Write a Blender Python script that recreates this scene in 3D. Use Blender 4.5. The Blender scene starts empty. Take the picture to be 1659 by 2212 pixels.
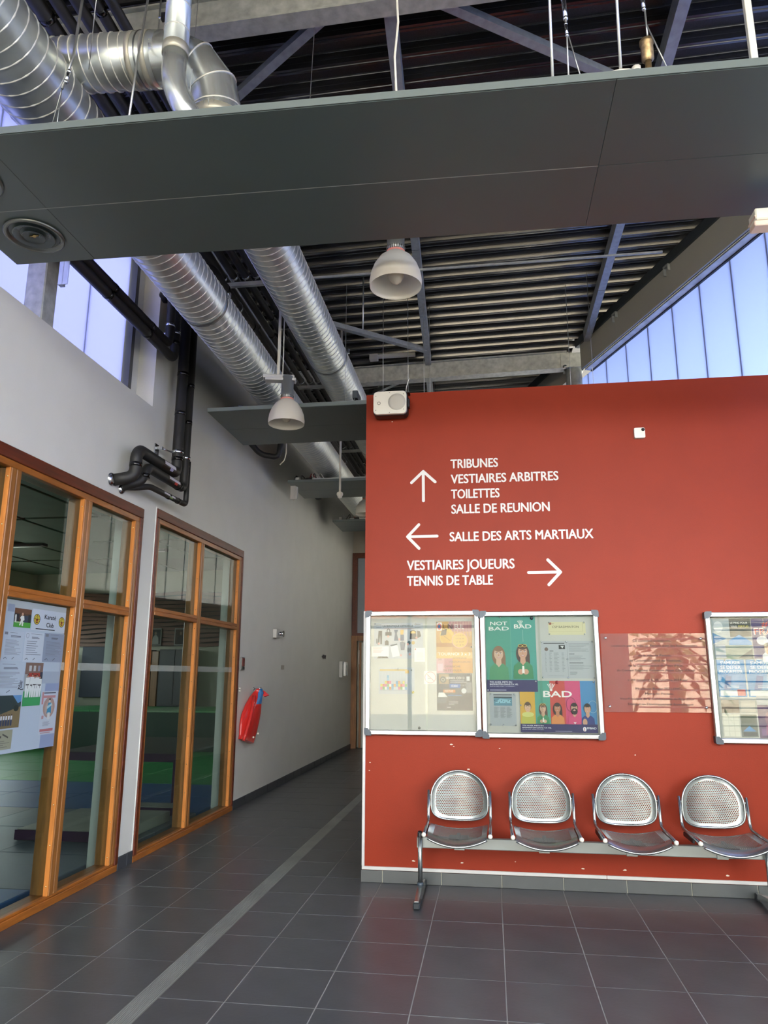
import bpy, math, random
from mathutils import Vector, Matrix
R = math.radians
random.seed(7)
scn = bpy.context.scene
COL = scn.collection

# ------------------------------------------------------------ camera
cam_d = bpy.data.cameras.new('camera')
cam = bpy.data.objects.new('camera', cam_d); COL.objects.link(cam)
F_PX, YAW, PITCH, ROLL, EYE = 1574.0, .1428, .2197, .0028, 1.53
cam_d.sensor_fit = 'HORIZONTAL'; cam_d.sensor_width = 36.0
cam_d.lens = F_PX * 36.0 / 1659.0
cam_d.clip_start = .05; cam_d.clip_end = 400
_fw = Vector((-math.sin(YAW)*math.cos(PITCH), math.cos(YAW)*math.cos(PITCH), math.sin(PITCH)))
_rt = Vector((math.cos(YAW), math.sin(YAW), 0)); _up = _rt.cross(_fw)
_r = _rt*math.cos(ROLL) + _up*math.sin(ROLL); _u = -_rt*math.sin(ROLL) + _up*math.cos(ROLL)
cam.matrix_world = Matrix(((_r.x, _u.x, -_fw.x, 0), (_r.y, _u.y, -_fw.y, 0), (_r.z, _u.z, -_fw.z, EYE), (0, 0, 0, 1)))
scn.camera = cam

# ------------------------------------------------------------ sky, sun, exposure
world = bpy.data.worlds.new('world'); scn.world = world; world.use_nodes = True
nt = world.node_tree; nt.nodes.clear()
sky = nt.nodes.new('ShaderNodeTexSky'); sky.sky_type = 'NISHITA'; sky.sun_disc = False
sky.sun_elevation = R(42); sky.sun_rotation = R(0); sky.air_density = 1.0; sky.dust_density = 2.2; sky.ozone_density = 1.0
bgn = nt.nodes.new('ShaderNodeBackground'); bgn.inputs['Strength'].default_value = .42
wo = nt.nodes.new('ShaderNodeOutputWorld')
hsv = nt.nodes.new('ShaderNodeHueSaturation'); hsv.inputs['Saturation'].default_value = .12
nt.links.new(sky.outputs['Color'], hsv.inputs['Color']); nt.links.new(hsv.outputs['Color'], bgn.inputs['Color']); nt.links.new(bgn.outputs[0], wo.inputs['Surface'])
sun_d = bpy.data.lights.new('sun', 'SUN'); sun_d.energy = 1.7; sun_d.angle = R(.6); sun_d.color = (1, .93, .82)
sun = bpy.data.objects.new('sun', sun_d); COL.objects.link(sun)
sun.rotation_euler = Vector((.12, .78, .66)).to_track_quat('Z', 'Y').to_euler()
def portal(loc, rot, sx, sy):
    d = bpy.data.lights.new('window_portal', 'AREA'); d.shape = 'RECTANGLE'; d.size = sx; d.size_y = sy
    d.cycles.is_portal = True
    o = bpy.data.objects.new('window_portal', d); COL.objects.link(o); o.location = loc; o.rotation_euler = rot
portal((1.6, -3.45, 2.5), (R(90), 0, 0), 8.6, 5.0)
portal((-11.1, 7.8, 2.2), (0, R(-90), 0), 1.0, 17.0)
vs = scn.view_settings; vs.view_transform = 'Standard'; vs.look = 'None'; vs.gamma = 1; vs.use_curve_mapping = False
vs.exposure = 3.25
scn.cycles.max_bounces = 10; scn.cycles.diffuse_bounces = 5; scn.cycles.glossy_bounces = 4
scn.cycles.transparent_max_bounces = 12; scn.cycles.sample_clamp_indirect = 6.0
scn.cycles.caustics_reflective = False; scn.cycles.caustics_refractive = False

# ------------------------------------------------------------ materials
def lin(c):
    return tuple((x/12.92 if x <= .04045 else ((x+.055)/1.055)**2.4) for x in c)
def srgb(h):
    return lin(tuple(int(h[i:i+2], 16)/255 for i in (0, 2, 4)))
MATS = {}
def mat(name, hexc, rough=.6, metal=0., spec=.5, noise=0., nscale=20., bump=0., bscale=60., stretch=None, coat=0.):
    if name in MATS: return MATS[name]
    m = bpy.data.materials.new(name); m.use_nodes = True
    t = m.node_tree; b = t.nodes['Principled BSDF']; c = srgb(hexc)
    b.inputs['Base Color'].default_value = (*c, 1); b.inputs['Roughness'].default_value = rough
    b.inputs['Metallic'].default_value = metal; b.inputs['Specular IOR Level'].default_value = spec
    b.inputs['Coat Weight'].default_value = coat
    tc = t.nodes.new('ShaderNodeTexCoord'); mp = t.nodes.new('ShaderNodeMapping')
    t.links.new(tc.outputs['Object'], mp.inputs['Vector'])
    if stretch: mp.inputs['Scale'].default_value = stretch
    if noise:
        n = t.nodes.new('ShaderNodeTexNoise'); n.inputs['Scale'].default_value = nscale; n.inputs['Detail'].default_value = 5
        t.links.new(mp.outputs[0], n.inputs['Vector'])
        r = t.nodes.new('ShaderNodeMapRange'); r.inputs['From Min'].default_value = .3; r.inputs['From Max'].default_value = .7
        r.inputs['To Min'].default_value = 1-noise; r.inputs['To Max'].default_value = 1+noise
        t.links.new(n.outputs['Fac'], r.inputs['Value'])
        mx = t.nodes.new('ShaderNodeVectorMath'); mx.operation = 'SCALE'; mx.inputs[0].default_value = c
        t.links.new(r.outputs[0], mx.inputs['Scale']); t.links.new(mx.outputs[0], b.inputs['Base Color'])
    if bump:
        n2 = t.nodes.new('ShaderNodeTexNoise'); n2.inputs['Scale'].default_value = bscale; n2.inputs['Detail'].default_value = 3
        t.links.new(mp.outputs[0], n2.inputs['Vector'])
        bp = t.nodes.new('ShaderNodeBump'); bp.inputs['Strength'].default_value = bump; bp.inputs['Distance'].default_value = .01
        t.links.new(n2.outputs['Fac'], bp.inputs['Height']); t.links.new(bp.outputs[0], b.inputs['Normal'])
    MATS[name] = m; return m
def glass_mat(name, tint='ffffff', ior=1.5, base_tr=1.0, rough=0.0, haze=0., haze_col='ffffff'):
    m = bpy.data.materials.new(name); m.use_nodes = True; t = m.node_tree; t.nodes.clear()
    tr = t.nodes.new('ShaderNodeBsdfTransparent'); tr.inputs[0].default_value = (*srgb(tint), 1)
    gl = t.nodes.new('ShaderNodeBsdfGlossy'); gl.inputs['Roughness'].default_value = rough
    ge = t.nodes.new('ShaderNodeNewGeometry'); dt_ = t.nodes.new('ShaderNodeVectorMath'); dt_.operation = 'DOT_PRODUCT'
    t.links.new(ge.outputs['Incoming'], dt_.inputs[0]); t.links.new(ge.outputs['Normal'], dt_.inputs[1])
    def M(op, a, b=None, c=None):
        n = t.nodes.new('ShaderNodeMath'); n.operation = op
        for i, v in enumerate((a, b, c)):
            if v is None: continue
            if isinstance(v, (int, float)): n.inputs[i].default_value = v
            else: t.links.new(v, n.inputs[i])
        return n.outputs[0]
    f0 = ((ior-1)/(ior+1))**2        # Schlick reflectance, the same from both faces of the sheet
    fr = M('MULTIPLY_ADD', M('POWER', M('SUBTRACT', 1.0, M('ABSOLUTE', dt_.outputs['Value'])), 5.0), 1-f0, f0)
    mx = t.nodes.new('ShaderNodeMixShader'); o = t.nodes.new('ShaderNodeOutputMaterial')
    t.links.new(fr, mx.inputs[0]); t.links.new(tr.outputs[0], mx.inputs[1]); t.links.new(gl.outputs[0], mx.inputs[2])
    last = mx
    if haze:
        df = t.nodes.new('ShaderNodeBsdfDiffuse'); df.inputs[0].default_value = (*srgb(haze_col), 1)
        m2 = t.nodes.new('ShaderNodeMixShader'); m2.inputs[0].default_value = haze
        t.links.new(mx.outputs[0], m2.inputs[1]); t.links.new(df.outputs[0], m2.inputs[2]); last = m2
    t.links.new(last.outputs[0], o.inputs[0]); MATS[name] = m; return m
def translucent_mat(name, hexc, diffuse=.2, gloss=.04):
    m = bpy.data.materials.new(name); m.use_nodes = True; t = m.node_tree; t.nodes.clear()
    a = t.nodes.new('ShaderNodeBsdfTranslucent'); a.inputs[0].default_value = (*srgb(hexc), 1)
    d = t.nodes.new('ShaderNodeBsdfDiffuse'); d.inputs[0].default_value = (*srgb(hexc), 1)
    g = t.nodes.new('ShaderNodeBsdfGlossy'); g.inputs['Roughness'].default_value = .25
    m1 = t.nodes.new('ShaderNodeMixShader'); m1.inputs[0].default_value = diffuse
    m2 = t.nodes.new('ShaderNodeMixShader'); m2.inputs[0].default_value = gloss; o = t.nodes.new('ShaderNodeOutputMaterial')
    t.links.new(a.outputs[0], m1.inputs[1]); t.links.new(d.outputs[0], m1.inputs[2]); t.links.new(m1.outputs[0], m2.inputs[1])
    t.links.new(g.outputs[0], m2.inputs[2]); t.links.new(m2.outputs[0], o.inputs[0]); MATS[name] = m; return m
def perforate(m, pitch, radius, axes=(0, 2)):
    """turn a material into a perforated sheet: a regular grid of real see-through holes"""
    t = m.node_tree; out = [n for n in t.nodes if n.type == 'OUTPUT_MATERIAL'][0]
    sh = t.nodes['Principled BSDF']
    uv = t.nodes.new('ShaderNodeUVMap'); uv.uv_map = 'holes'
    sp = t.nodes.new('ShaderNodeSeparateXYZ'); t.links.new(uv.outputs[0], sp.inputs[0])
    def M(op, a, b=None):
        n = t.nodes.new('ShaderNodeMath'); n.operation = op
        for i, v in enumerate((a, b)):
            if v is None: continue
            if isinstance(v, (int, float)): n.inputs[i].default_value = v
            else: t.links.new(v, n.inputs[i])
        return n.outputs[0]
    u = M('DIVIDE', sp.outputs[0], pitch); v = M('DIVIDE', sp.outputs[1], pitch*.866)
    row = M('FLOOR', v); odd = M('MULTIPLY', M('FLOORED_MODULO', row, 2), .5)
    du = M('SUBTRACT', M('FRACT', M('ADD', u, odd)), .5); dv = M('MULTIPLY', M('SUBTRACT', M('FRACT', v), .5), .866)
    d2 = M('ADD', M('MULTIPLY', du, du), M('MULTIPLY', dv, dv))
    inside = M('LESS_THAN', d2, (radius/pitch)**2)
    tr = t.nodes.new('ShaderNodeBsdfTransparent'); mx = t.nodes.new('ShaderNodeMixShader')
    t.links.new(inside, mx.inputs[0]); t.links.new(sh.outputs[0], mx.inputs[1]); t.links.new(tr.outputs[0], mx.inputs[2])
    t.links.new(mx.outputs[0], out.inputs[0])
def pm(hexc):   # flat printing ink: paper reflects about two thirds of the light
    if 'print_'+hexc in MATS: return MATS['print_'+hexc]
    m = mat('print_'+hexc, hexc, .5, spec=.3); b = m.node_tree.nodes['Principled BSDF']; c = b.inputs['Base Color'].default_value
    b.inputs['Base Color'].default_value = (c[0]*.66, c[1]*.66, c[2]*.66, 1); return m

white_paint = mat('white_wall_paint', 'd0d1cb', .55, noise=.03, nscale=2.5, bump=.08, bscale=90)
red_paint = mat('red_wall_paint', '8a2c14', .5, spec=.2, noise=.04, nscale=3, bump=.05, bscale=120)
tile_m = mat('floor_tile', '494b4e', .32, noise=.10, nscale=6, bump=.05, bscale=40)
grout_m = mat('grout', '93948f', .9)
skirt_m = mat('skirting_tile', '4c504f', .4, noise=.06, nscale=8)
skirt_dark = mat('skirting_tile_dark', '3a3d42', .4, noise=.06, nscale=8)
galv = mat('galvanised_steel', 'ccd2ce', .30, metal=.72, noise=.10, nscale=9, bump=.03, bscale=12)
galv_beam = mat('galvanised_beam', 'a7aaa4', .5, metal=.25, noise=.22, nscale=16)
galv_dark = mat('galvanised_purlin', '979da0', .45, metal=.25, noise=.15, nscale=18)
seam_m = mat('duct_seam', 'efefe6', .38, metal=.35)  # paler than the duct: gleam on the raised ridges is in this colour
tape_m = mat('duct_tape', 'b9b7a8', .45, metal=.4)
deck_m = mat('roof_deck_lacquer', '2b2a29', .22, spec=.9, noise=.1, nscale=4)
deck_p = mat('roof_deck_perforated', '2c2b29', .5, spec=.6, noise=.5, nscale=130)
panel_m = mat('slate_panel', '4b5756', .36, spec=.55, noise=.03, nscale=2)
panel_edge = mat('slate_panel_edge', '66706e', .5)
wood_m = mat('orange_wood', '8a5a2a', .38, noise=.28, nscale=7, stretch=(6, 6, .6), coat=.15)
wood_h = mat('orange_wood_rail', '93571f', .38, noise=.28, nscale=7, stretch=(6, .6, 6), coat=.15)
wood_dark = mat('dark_red_wood', '5a260f', .42, noise=.3, nscale=7, stretch=(6, .6, 6))
rubber = mat('black_pipe_foam', '1d1d1c', .55, noise=.15, nscale=20)
black_tape = mat('black_tape', '0c0c0c', .2)
chrome = mat('bright_clamp', 'd8dadb', .2, metal=1.)
alu = mat('satin_aluminium', 'bcbfbd', .28, metal=.95, noise=.05, nscale=6, stretch=(1, 1, 12))
alu_paint = mat('silver_lacquer', '959b97', .42, metal=.35)
white_pl = mat('white_plastic', 'dedccf', .4)
white_metal = mat('white_lacquer_metal', 'c4c4c0', .4)
dark_pl = mat('dark_grey_plastic', '3a4650', .4)
black_pl = mat('black_plastic', '121214', .4)
grey_beam = mat('grey_painted_beam', 'a09f95', .5)
opal = translucent_mat('opal_shade', 'ece9de', .62, .05)
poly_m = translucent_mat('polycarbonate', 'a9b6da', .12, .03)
poly_left = translucent_mat('polycarbonate_dimmed', '9699bd', .12, .03)  # same strips, darkened in colour to hold down the high window's brightness
poly_far = translucent_mat('polycarbonate_neutral', 'cfcdc9', .12, .03)  # same strips recoloured neutral, to keep blue light off the corridor
poly_joint = translucent_mat('polycarbonate_joint', '888ca3', .12, .03)
pane_m = glass_mat('window_glass', 'e9f2ef', 1.5)
case_glass = glass_mat('showcase_glass', 'f8faf8', 1.34)
acrylic = glass_mat('acrylic_plate', 'f6f0ee', 1.42, haze=.07, haze_col='d8b8ae')
frosted = glass_mat('frosted_strip', 'ffffff', 1.3, haze=.22, haze_col='cfd6cf')
seat_m = mat('perforated_steel', '7d8380', .40, metal=.9, noise=.1, nscale=14)
perforate(seat_m, .0132, .0040)
rim_m = mat('steel_rim', 'aab0ae', .26, metal=.92)

# ------------------------------------------------------------ mesh helpers
class MB:
    def __init__(self): self.v = []; self.f = []; self.mi = []; self.sm = []; self.uv = None
    def add(self, vs, fs, mi=0, smooth=False):
        o = len(self.v); self.v += [tuple(p) for p in vs]
        for f in fs: self.f.append(tuple(i+o for i in f)); self.mi.append(mi); self.sm.append(smooth)
        return self
    def box(self, x0, y0, z0, x1, y1, z1, mi=0, T=None):
        vs = [(x, y, z) for z in (z0, z1) for y in (y0, y1) for x in (x0, x1)]
        if T: vs = [T(*p) for p in vs]
        return self.add(vs, [(0, 2, 3, 1), (4, 5, 7, 6), (0, 1, 5, 4), (2, 6, 7, 3), (0, 4, 6, 2), (1, 3, 7, 5)], mi)
    def bbox(self, x0, y0, z0, x1, y1, z1, b=.004, mi=0, T=None):
        """box with chamfered edges"""
        vs = []; ix = {}
        X, Y, Z = (x0, x1), (y0, y1), (z0, z1)
        for sx in (0, 1):
            for sy in (0, 1):
                for sz in (0, 1):
                    ox, oy, oz = (b if sx == 0 else -b), (b if sy == 0 else -b), (b if sz == 0 else -b)
                    for k, p in enumerate(((X[sx], Y[sy]+oy, Z[sz]+oz), (X[sx]+ox, Y[sy], Z[sz]+oz), (X[sx]+ox, Y[sy]+oy, Z[sz]))):
                        ix[(sx, sy, sz, k)] = len(vs); vs.append(T(*p) if T else p)
        g = lambda a, c, d, k: ix[(a, c, d, k)]
        fs = [(g(0,0,0,0), g(0,0,1,0), g(0,1,1,0), g(0,1,0,0)), (g(1,0,0,0), g(1,1,0,0), g(1,1,1,0), g(1,0,1,0)),
              (g(0,0,0,1), g(1,0,0,1), g(1,0,1,1), g(0,0,1,1)), (g(0,1,0,1), g(0,1,1,1), g(1,1,1,1), g(1,1,0,1)),
              (g(0,0,0,2), g(0,1,0,2), g(1,1,0,2), g(1,0,0,2)), (g(0,0,1,2), g(1,0,1,2), g(1,1,1,2), g(0,1,1,2))]
        for s in (0, 1):
            for q in (0, 1):
                fs.append((g(s,q,0,0), g(s,q,1,0), g(s,q,1,1), g(s,q,0,1)))
                fs.append((g(s,0,q,0), g(s,1,q,0), g(s,1,q,2), g(s,0,q,2)))
                fs.append((g(0,s,q,1), g(1,s,q,1), g(1,s,q,2), g(0,s,q,2)))
        for sx in (0, 1):
            for sy in (0, 1):
                for sz in (0, 1): fs.append((g(sx,sy,sz,0), g(sx,sy,sz,1), g(sx,sy,sz,2)))
        return self.add(vs, fs, mi)
    def tube(self, pts, r, n=12, mi=0, caps=True, smooth=True):
        pts = [Vector(p) for p in pts]; rs = r if isinstance(r, (list, tuple)) else [r]*len(pts)
        d0 = (pts[1]-pts[0]).normalized()
        up = Vector((0, 0, 1)) if abs(d0.z) < .9 else Vector((1, 0, 0))
        a = d0.cross(up).normalized(); vs = []
        for i, p in enumerate(pts):
            if i == 0: d = d0
            elif i == len(pts)-1: d = (pts[i]-pts[i-1]).normalized()
            else: d = ((pts[i+1]-p).normalized()+(p-pts[i-1]).normalized()).normalized()
            a = (a - d*a.dot(d)).normalized(); b = d.cross(a)
            vs += [p+(a*math.cos(2*math.pi*k/n)+b*math.sin(2*math.pi*k/n))*rs[i] for k in range(n)]
        fs = [(i*n+k, i*n+(k+1) % n, (i+1)*n+(k+1) % n, (i+1)*n+k) for i in range(len(pts)-1) for k in range(n)]
        self.add(vs, fs, mi, smooth)
        if caps:
            o = len(self.v)-len(vs)
            self.f.append(tuple(o+k for k in reversed(range(n)))); self.mi.append(mi); self.sm.append(False)
            self.f.append(tuple(o+(len(pts)-1)*n+k for k in range(n))); self.mi.append(mi); self.sm.append(False)
        return self
    def lathe(self, prof, c=(0, 0, 0), n=32, mi=0, T=None, smooth=True):
        vs = []
        for (r, z) in prof:
            for k in range(n):
                a = 2*math.pi*k/n; p = (c[0]+r*math.cos(a), c[1]+r*math.sin(a), c[2]+z)
                vs.append(T(*p) if T else p)
        fs = [(i*n+k, i*n+(k+1) % n, (i+1)*n+(k+1) % n, (i+1)*n+k) for i in range(len(prof)-1) for k in range(n)]
        return self.add(vs, fs, mi, smooth)
    def ball(self, c, r, n=12, mi=0, sq=(1, 1, 1)):
        prof = [(r*math.sin(math.pi*i/8)+1e-5, -r*math.cos(math.pi*i/8)) for i in range(9)]
        return self.lathe(prof, (0, 0, 0), n, mi, T=lambda x, y, z: (c[0]+x*sq[0], c[1]+y*sq[1], c[2]+z*sq[2]))
    def poly(self, pts, mi=0): return self.add(pts, [tuple(range(len(pts)))], mi)
    def prism(self, pts2, f0, f1, mi=0):
        """extrude a 2D outline; f0/f1 map (u,v) to the two end faces"""
        n = len(pts2); vs = [f0(*p) for p in pts2]+[f1(*p) for p in pts2]
        fs = [tuple(range(n)), tuple(range(2*n-1, n-1, -1))]+[(i, i+n, (i+1) % n+n, (i+1) % n) for i in range(n)]
        return self.add(vs, fs, mi)
def arc(c, a, b, r, a0, a1, n=8):
    """points on an arc in the plane spanned by unit vectors a and b"""
    c, a, b = Vector(c), Vector(a), Vector(b)
    return [c+(a*math.cos(R(a0+(a1-a0)*i/n))+b*math.sin(R(a0+(a1-a0)*i/n)))*r for i in range(n+1)]
def bend(pts, r, n=6):
    """round the corners of a polyline"""
    P = [Vector(p) for p in pts]; out = [P[0]]
    for i in range(1, len(P)-1):
        p, q = (P[i-1]-P[i]), (P[i+1]-P[i]); rr = min(r, p.length*.49, q.length*.49)
        s, e = P[i]+p.normalized()*rr, P[i]+q.normalized()*rr
        for k in range(n+1):
            t = k/n; out.append(s*(1-t)**2+P[i]*2*t*(1-t)+e*t*t)
    out.append(P[-1]); return out

def thing(name, loc=(0, 0, 0), label=None, cat=None, group=None, kind=None):
    o = bpy.data.objects.new(name, None); COL.objects.link(o); o.location = loc; o.empty_display_size = .05
    if label: o['label'] = label
    if cat: o['category'] = cat
    if group: o['group'] = group
    if kind: o['kind'] = kind
    o['_o'] = [float(x) for x in loc]
    return o
def obj(name, mb, mats, parent=None, label=None, cat=None, group=None, kind=None, origin=None):
    if not isinstance(mats, (list, tuple)): mats = [mats]
    org = Vector(parent['_o']) if parent is not None else Vector(origin if origin else (0, 0, 0))
    me = bpy.data.meshes.new(name)
    me.from_pydata([tuple(Vector(p)-org) for p in mb.v], [], mb.f)
    for m in mats: me.materials.append(m)
    me.polygons.foreach_set('material_index', mb.mi); me.polygons.foreach_set('use_smooth', mb.sm)
    if mb.uv:
        l = me.uv_layers.new(name='holes')
        for lp in me.loops: l.data[lp.index].uv = mb.uv[lp.vertex_index]
    me.update()
    o = bpy.data.objects.new(name, me); COL.objects.link(o)
    o['_o'] = [float(x) for x in org]
    if parent is not None: o.parent = parent
    else: o.location = org
    if label: o['label'] = label
    if cat: o['category'] = cat
    if group: o['group'] = group
    if kind: o['kind'] = kind
    return o
def dup_part(src, parent, loc):
    c = src.copy(); COL.objects.link(c); c.parent = parent; c.location = loc; return c

_txt = {}
def text_mesh(s, bold=0.0):
    k = (s, bold)
    if k not in _txt:
        cu = bpy.data.curves.new('t', 'FONT'); cu.body = s; cu.size = 1.0; cu.offset = bold; cu.resolution_u = 4
        cu.fill_mode = 'FRONT'
        o = bpy.data.objects.new('t', cu); COL.objects.link(o)
        dg = bpy.context.evaluated_depsgraph_get(); me = bpy.data.meshes.new_from_object(o.evaluated_get(dg))
        vs = [(v.co.x, v.co.y) for v in me.vertices]; fs = [tuple(p.vertices) for p in me.polygons]
        bpy.data.objects.remove(o); bpy.data.curves.remove(cu); bpy.data.meshes.remove(me)
        _txt[k] = (vs, fs)
    return _txt[k]
def put_text(mb, s, x, y, h, mapf, mi=0, bold=.0, width=None, align='l'):
    """capital height h, lower-left corner at (x, y); width squeezes the line to that length"""
    vs, fs = text_mesh(s)
    if not vs: return
    x0 = min(v[0] for v in vs); x1 = max(v[0] for v in vs); k = h/.72
    kx = (width/(x1-x0)) if width else k*.92
    w = (x1-x0)*kx; ox = x-(w/2 if align == 'c' else 0)
    # heavier strokes: the same glyphs laid again a hair to each side, each a little in front of the last
    a_, b_ = mapf(0, 0), mapf(1, 0); N = (0, -1, 0) if abs(b_[0]-a_[0]) > .001 else (1, 0, 0)
    sh = [(0, 0)] if bold < .004 else [(-.8, 0), (.8, 0), (0, 0)]
    if bold > .015: sh += [(-.3, -.5), (.3, .5)]
    for q, (dx, dy) in enumerate(sh):
        P = [mapf(ox+(v[0]-x0)*kx+dx*bold*k, y+v[1]*k+dy*bold*k) for v in vs]
        mb.add([(p[0]+N[0]*q*2.2e-5, p[1]+N[1]*q*2.2e-5, p[2]) for p in P], fs, mi)

# oblique frame of the polycarbonate wall on the right: s along it (away from the camera), n outward
def OB(s, n, z): return (1.185-.352*s+.936*n, 8.92+.936*s+.352*n, z)
def ob_x(y): return 1.185+(8.92-y)*.376
SL = .022     # slope of the roof

# ============================================================ STRUCTURE
# ---- floor
floor = thing('floor', (0, 0, 0), kind='structure')
mb = MB(); mb.box(-11, -3.6, -.3, 7.5, 17, -.0014); obj('floor_slab', mb, grout_m, floor)
TP, X0, Y0 = .4455, .03, 5.10
gx0, gx1 = -1.752, -1.640
tile_proto = None; tiles = []
tilemb = MB(); g = .0028
tilemb.bbox(g, g, -.012, TP-g, TP-g, 0, .001)
cells = []
for j in range(-20, 25):
    for i in range(-8, 14):
        x, y = X0+i*TP, Y0+j*TP
        if y > 15.9 or y+TP < -3.5 or x+TP < -2.96 or x > ob_x(y)+.1: continue
        if x+TP > gx0 and x < gx1: continue
        if x+TP > -1.012 and y+TP > 6.1 and y < 8: continue
        cells.append((x, y))
def seen(x, y):
    cx, cy = x+TP/2, y+TP/2
    d = Vector((cx, cy, -EYE)); z = d.dot(_fw)
    if z < .3: return None
    return 829.5+F_PX*d.dot(_r)/z, 1106-F_PX*d.dot(_u)/z, z
vis = sorted([c for c in cells if seen(*c) and -160 < seen(*c)[0] < 1820 and seen(*c)[1] < 2420], key=lambda c: seen(*c)[2])[:295]
vset = set(vis); rest = MB()
x_lo, x_hi = -3.0, None
for (x, y) in cells:
    if (x, y) in vset:
        if x < -2.995:
            m_ = MB(); m_.bbox(-2.995, y+g, -.012, x+TP-g, y+TP-g, 0, .0012); obj('tile', m_, tile_m, floor); continue
        if tile_proto is None:
            tile_proto = obj('tile', MB(), tile_m, floor); bpy.data.objects.remove(tile_proto)
            tile_proto = obj('tile', tilemb, tile_m, floor); tile_proto.location = (x, y, 0)
        else: dup_part(tile_proto, floor, (x, y, random.uniform(-.0006, .0006)))
    else: rest.box(max(x+g, -2.995), y+g, -.012, x+TP-g, y+TP-g, 0)
# cut tiles beside the drain strip
for j in range(-20, 25):
    y = Y0+j*TP
    if y > 15.9: continue
    i = math.floor((gx0-X0)/TP); xa = X0+i*TP; xb = xa+TP
    i2 = math.floor((gx1-X0)/TP); xe = X0+(i2+1)*TP
    for (a, b) in ((xa+g, gx0-.002), (gx1+.002, xe-g)):
        m_ = MB(); m_.bbox(a, y+g, -.012, b, y+TP-g, 0, .0012)
        if 3 < y+TP < 12 or 1.5 < y < 3: obj('tile', m_, tile_m, floor)
        else: rest.v += []; rest.box(a, y+g, -.012, b, y+TP-g, 0)
for j in range(2, 7):
    m_ = MB(); y = Y0+j*TP; m_.bbox(X0-3*TP+g, y+g, -.012, -1.014, y+TP-g, 0, .0012); obj('tile', m_, tile_m, floor)
obj('tile_field', rest, tile_m, floor, kind='stuff')
# ribbed metal cover strip
strip = thing('drain_cover', (-1.696, 0, 0), 'long ribbed grey metal cover strip running along the dark tiled floor', 'floor strip')
mb = MB(); mb.box(gx0, -3.4, -.012, gx1, 15.9, .001); obj('channel', mb, mat('strip_metal', '868984', .5, metal=.5, noise=.12, nscale=5), strip)
strip_rib = mat('strip_rib', 'a1a49e', .5, metal=.45, noise=.15, nscale=3)
for k in range(10):
    xx = gx0+.006+k*.0108; mb = MB(); mb.box(xx, -3.4, .001, xx+.005, 15.9, .0035); obj('ridge', mb, strip_rib, strip)

# ---- left wall
wl = thing('wall_left', (-3, 0, 0), kind='structure')
XW = -3.0; XB = -3.25
mb = MB()
def wbox(y0, y1, z0, z1): mb.box(XB, y0, z0, XW, y1, z1)
wbox(-3.6, 1.2, 0, 3.92); wbox(1.2, 5.91, 2.95, 3.92); wbox(5.91, 6.165, 0, 2.95); wbox(5.91, 6.165, 2.95, 3.92)
wbox(6.165, 8.59, 3.02, 3.92); wbox(8.59, 16.0, 0, 3.92); wbox(5.94, 16.0, 3.92, 5.75); wbox(-3.6, -2.6, 3.92, 5.75)
obj('plaster', mb, white_paint, wl)
# ---- red block (free-standing wall volume)
wf = thing('wall_front', (0, 5.915, 0), kind='structure')
mb = MB(); mb.box(-1.008, 5.915, 0, ob_x(5.915)+.1, 8.0, 3.915); obj('red_plaster', mb, red_paint, wf)
chip = mat('bare_plaster_chip', 'd9cdb8', .9)
CH = [(-.318,1.005),(-.19,.824),(-.618,.159),(-.253,.159),(.628,.15),(.922,.151),(1.627,.141),(.14,.18),(-.78,3.66),(-.96,.80),(-.955,.86),(.05,.98),(-.30,.99),(1.05,.95),(.25,.80)]
for k, (x, z) in enumerate(CH):
    s = .006 if k > 6 else .012
    m_ = MB(); rr = random.Random(k)
    m_.poly([(x+math.cos(a*.785)*s*(.7+.6*rr.random()), 5.9135, z+math.sin(a*.785)*s*.45*(.7+.6*rr.random())) for a in range(8)])
    obj('paint_chip', m_, chip, wf)
# ---- end wall with door
we = thing('wall_back', (-2, 16, 0), kind='structure')
mb = MB(); mb.box(-3.0, 16.0, 4.19, 1.5, 16.2, 5.75); mb.box(-1.6, 16.0, 0, 1.5, 16.2, 4.19); mb.box(-3.2, 16.2, 0, 1.5, 16.3, 5.75); obj('plaster', mb, mat('beige_wall_paint', 'b7b2a6', .6), we)  # rearmost box added unseen behind the door to block a light leak
d1 = thing('door_1', (-2.9, 15.95, 0), kind='structure')
mb = MB(); mb.box(-3.0, 15.90, 0, -2.88, 16.0, 2.25); mb.box(-1.72, 15.90, 0, -1.6, 16.0, 2.25); mb.box(-3.0, 15.90, 2.25, -1.6, 16.0, 2.36)
obj('frame', mb, wood_m, d1)
mb = MB(); mb.bbox(-2.83, 15.93, .01, -2.78, 16.0, 2.22, .004); obj('leaf_edge', mb, wood_m, d1)
mb = MB(); mb.bbox(-2.78, 15.94, .01, -1.74, 15.99, 2.22, .004); lf = obj('leaf', mb, mat('door_metal', '8a8d88', .35, metal=.5), d1)
mb = MB(); mb.tube([(-2.70, 15.86, 1.35), (-2.70, 15.86, 1.75)], .03, 12); mb.tube([(-2.70, 15.94, 1.4), (-2.70, 15.86, 1.4)], .012, 8); mb.tube([(-2.70, 15.94, 1.7), (-2.70, 15.86, 1.7)], .012, 8)
obj('handle', mb, black_pl, lf)
mb = MB(); mb.box(-2.85, 15.915, 1.75, -2.82, 15.93, 2.05); obj('notice', mb, pm('e6dcd2'), d1)
w4 = thing('window_4', (-2.9, 15.95, 2.3), kind='structure')
mb = MB(); mb.box(-2.99, 15.90, 2.36, -2.88, 16.0, 4.19); mb.box(-1.72, 15.90, 2.36, -1.6, 16.0, 4.19); mb.box(-2.88, 15.90, 4.08, -1.72, 16.0, 4.19); mb.box(-2.88, 15.90, 2.36, -1.72, 16.0, 2.42)
obj('frame', mb, wood_dark, w4)
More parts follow.
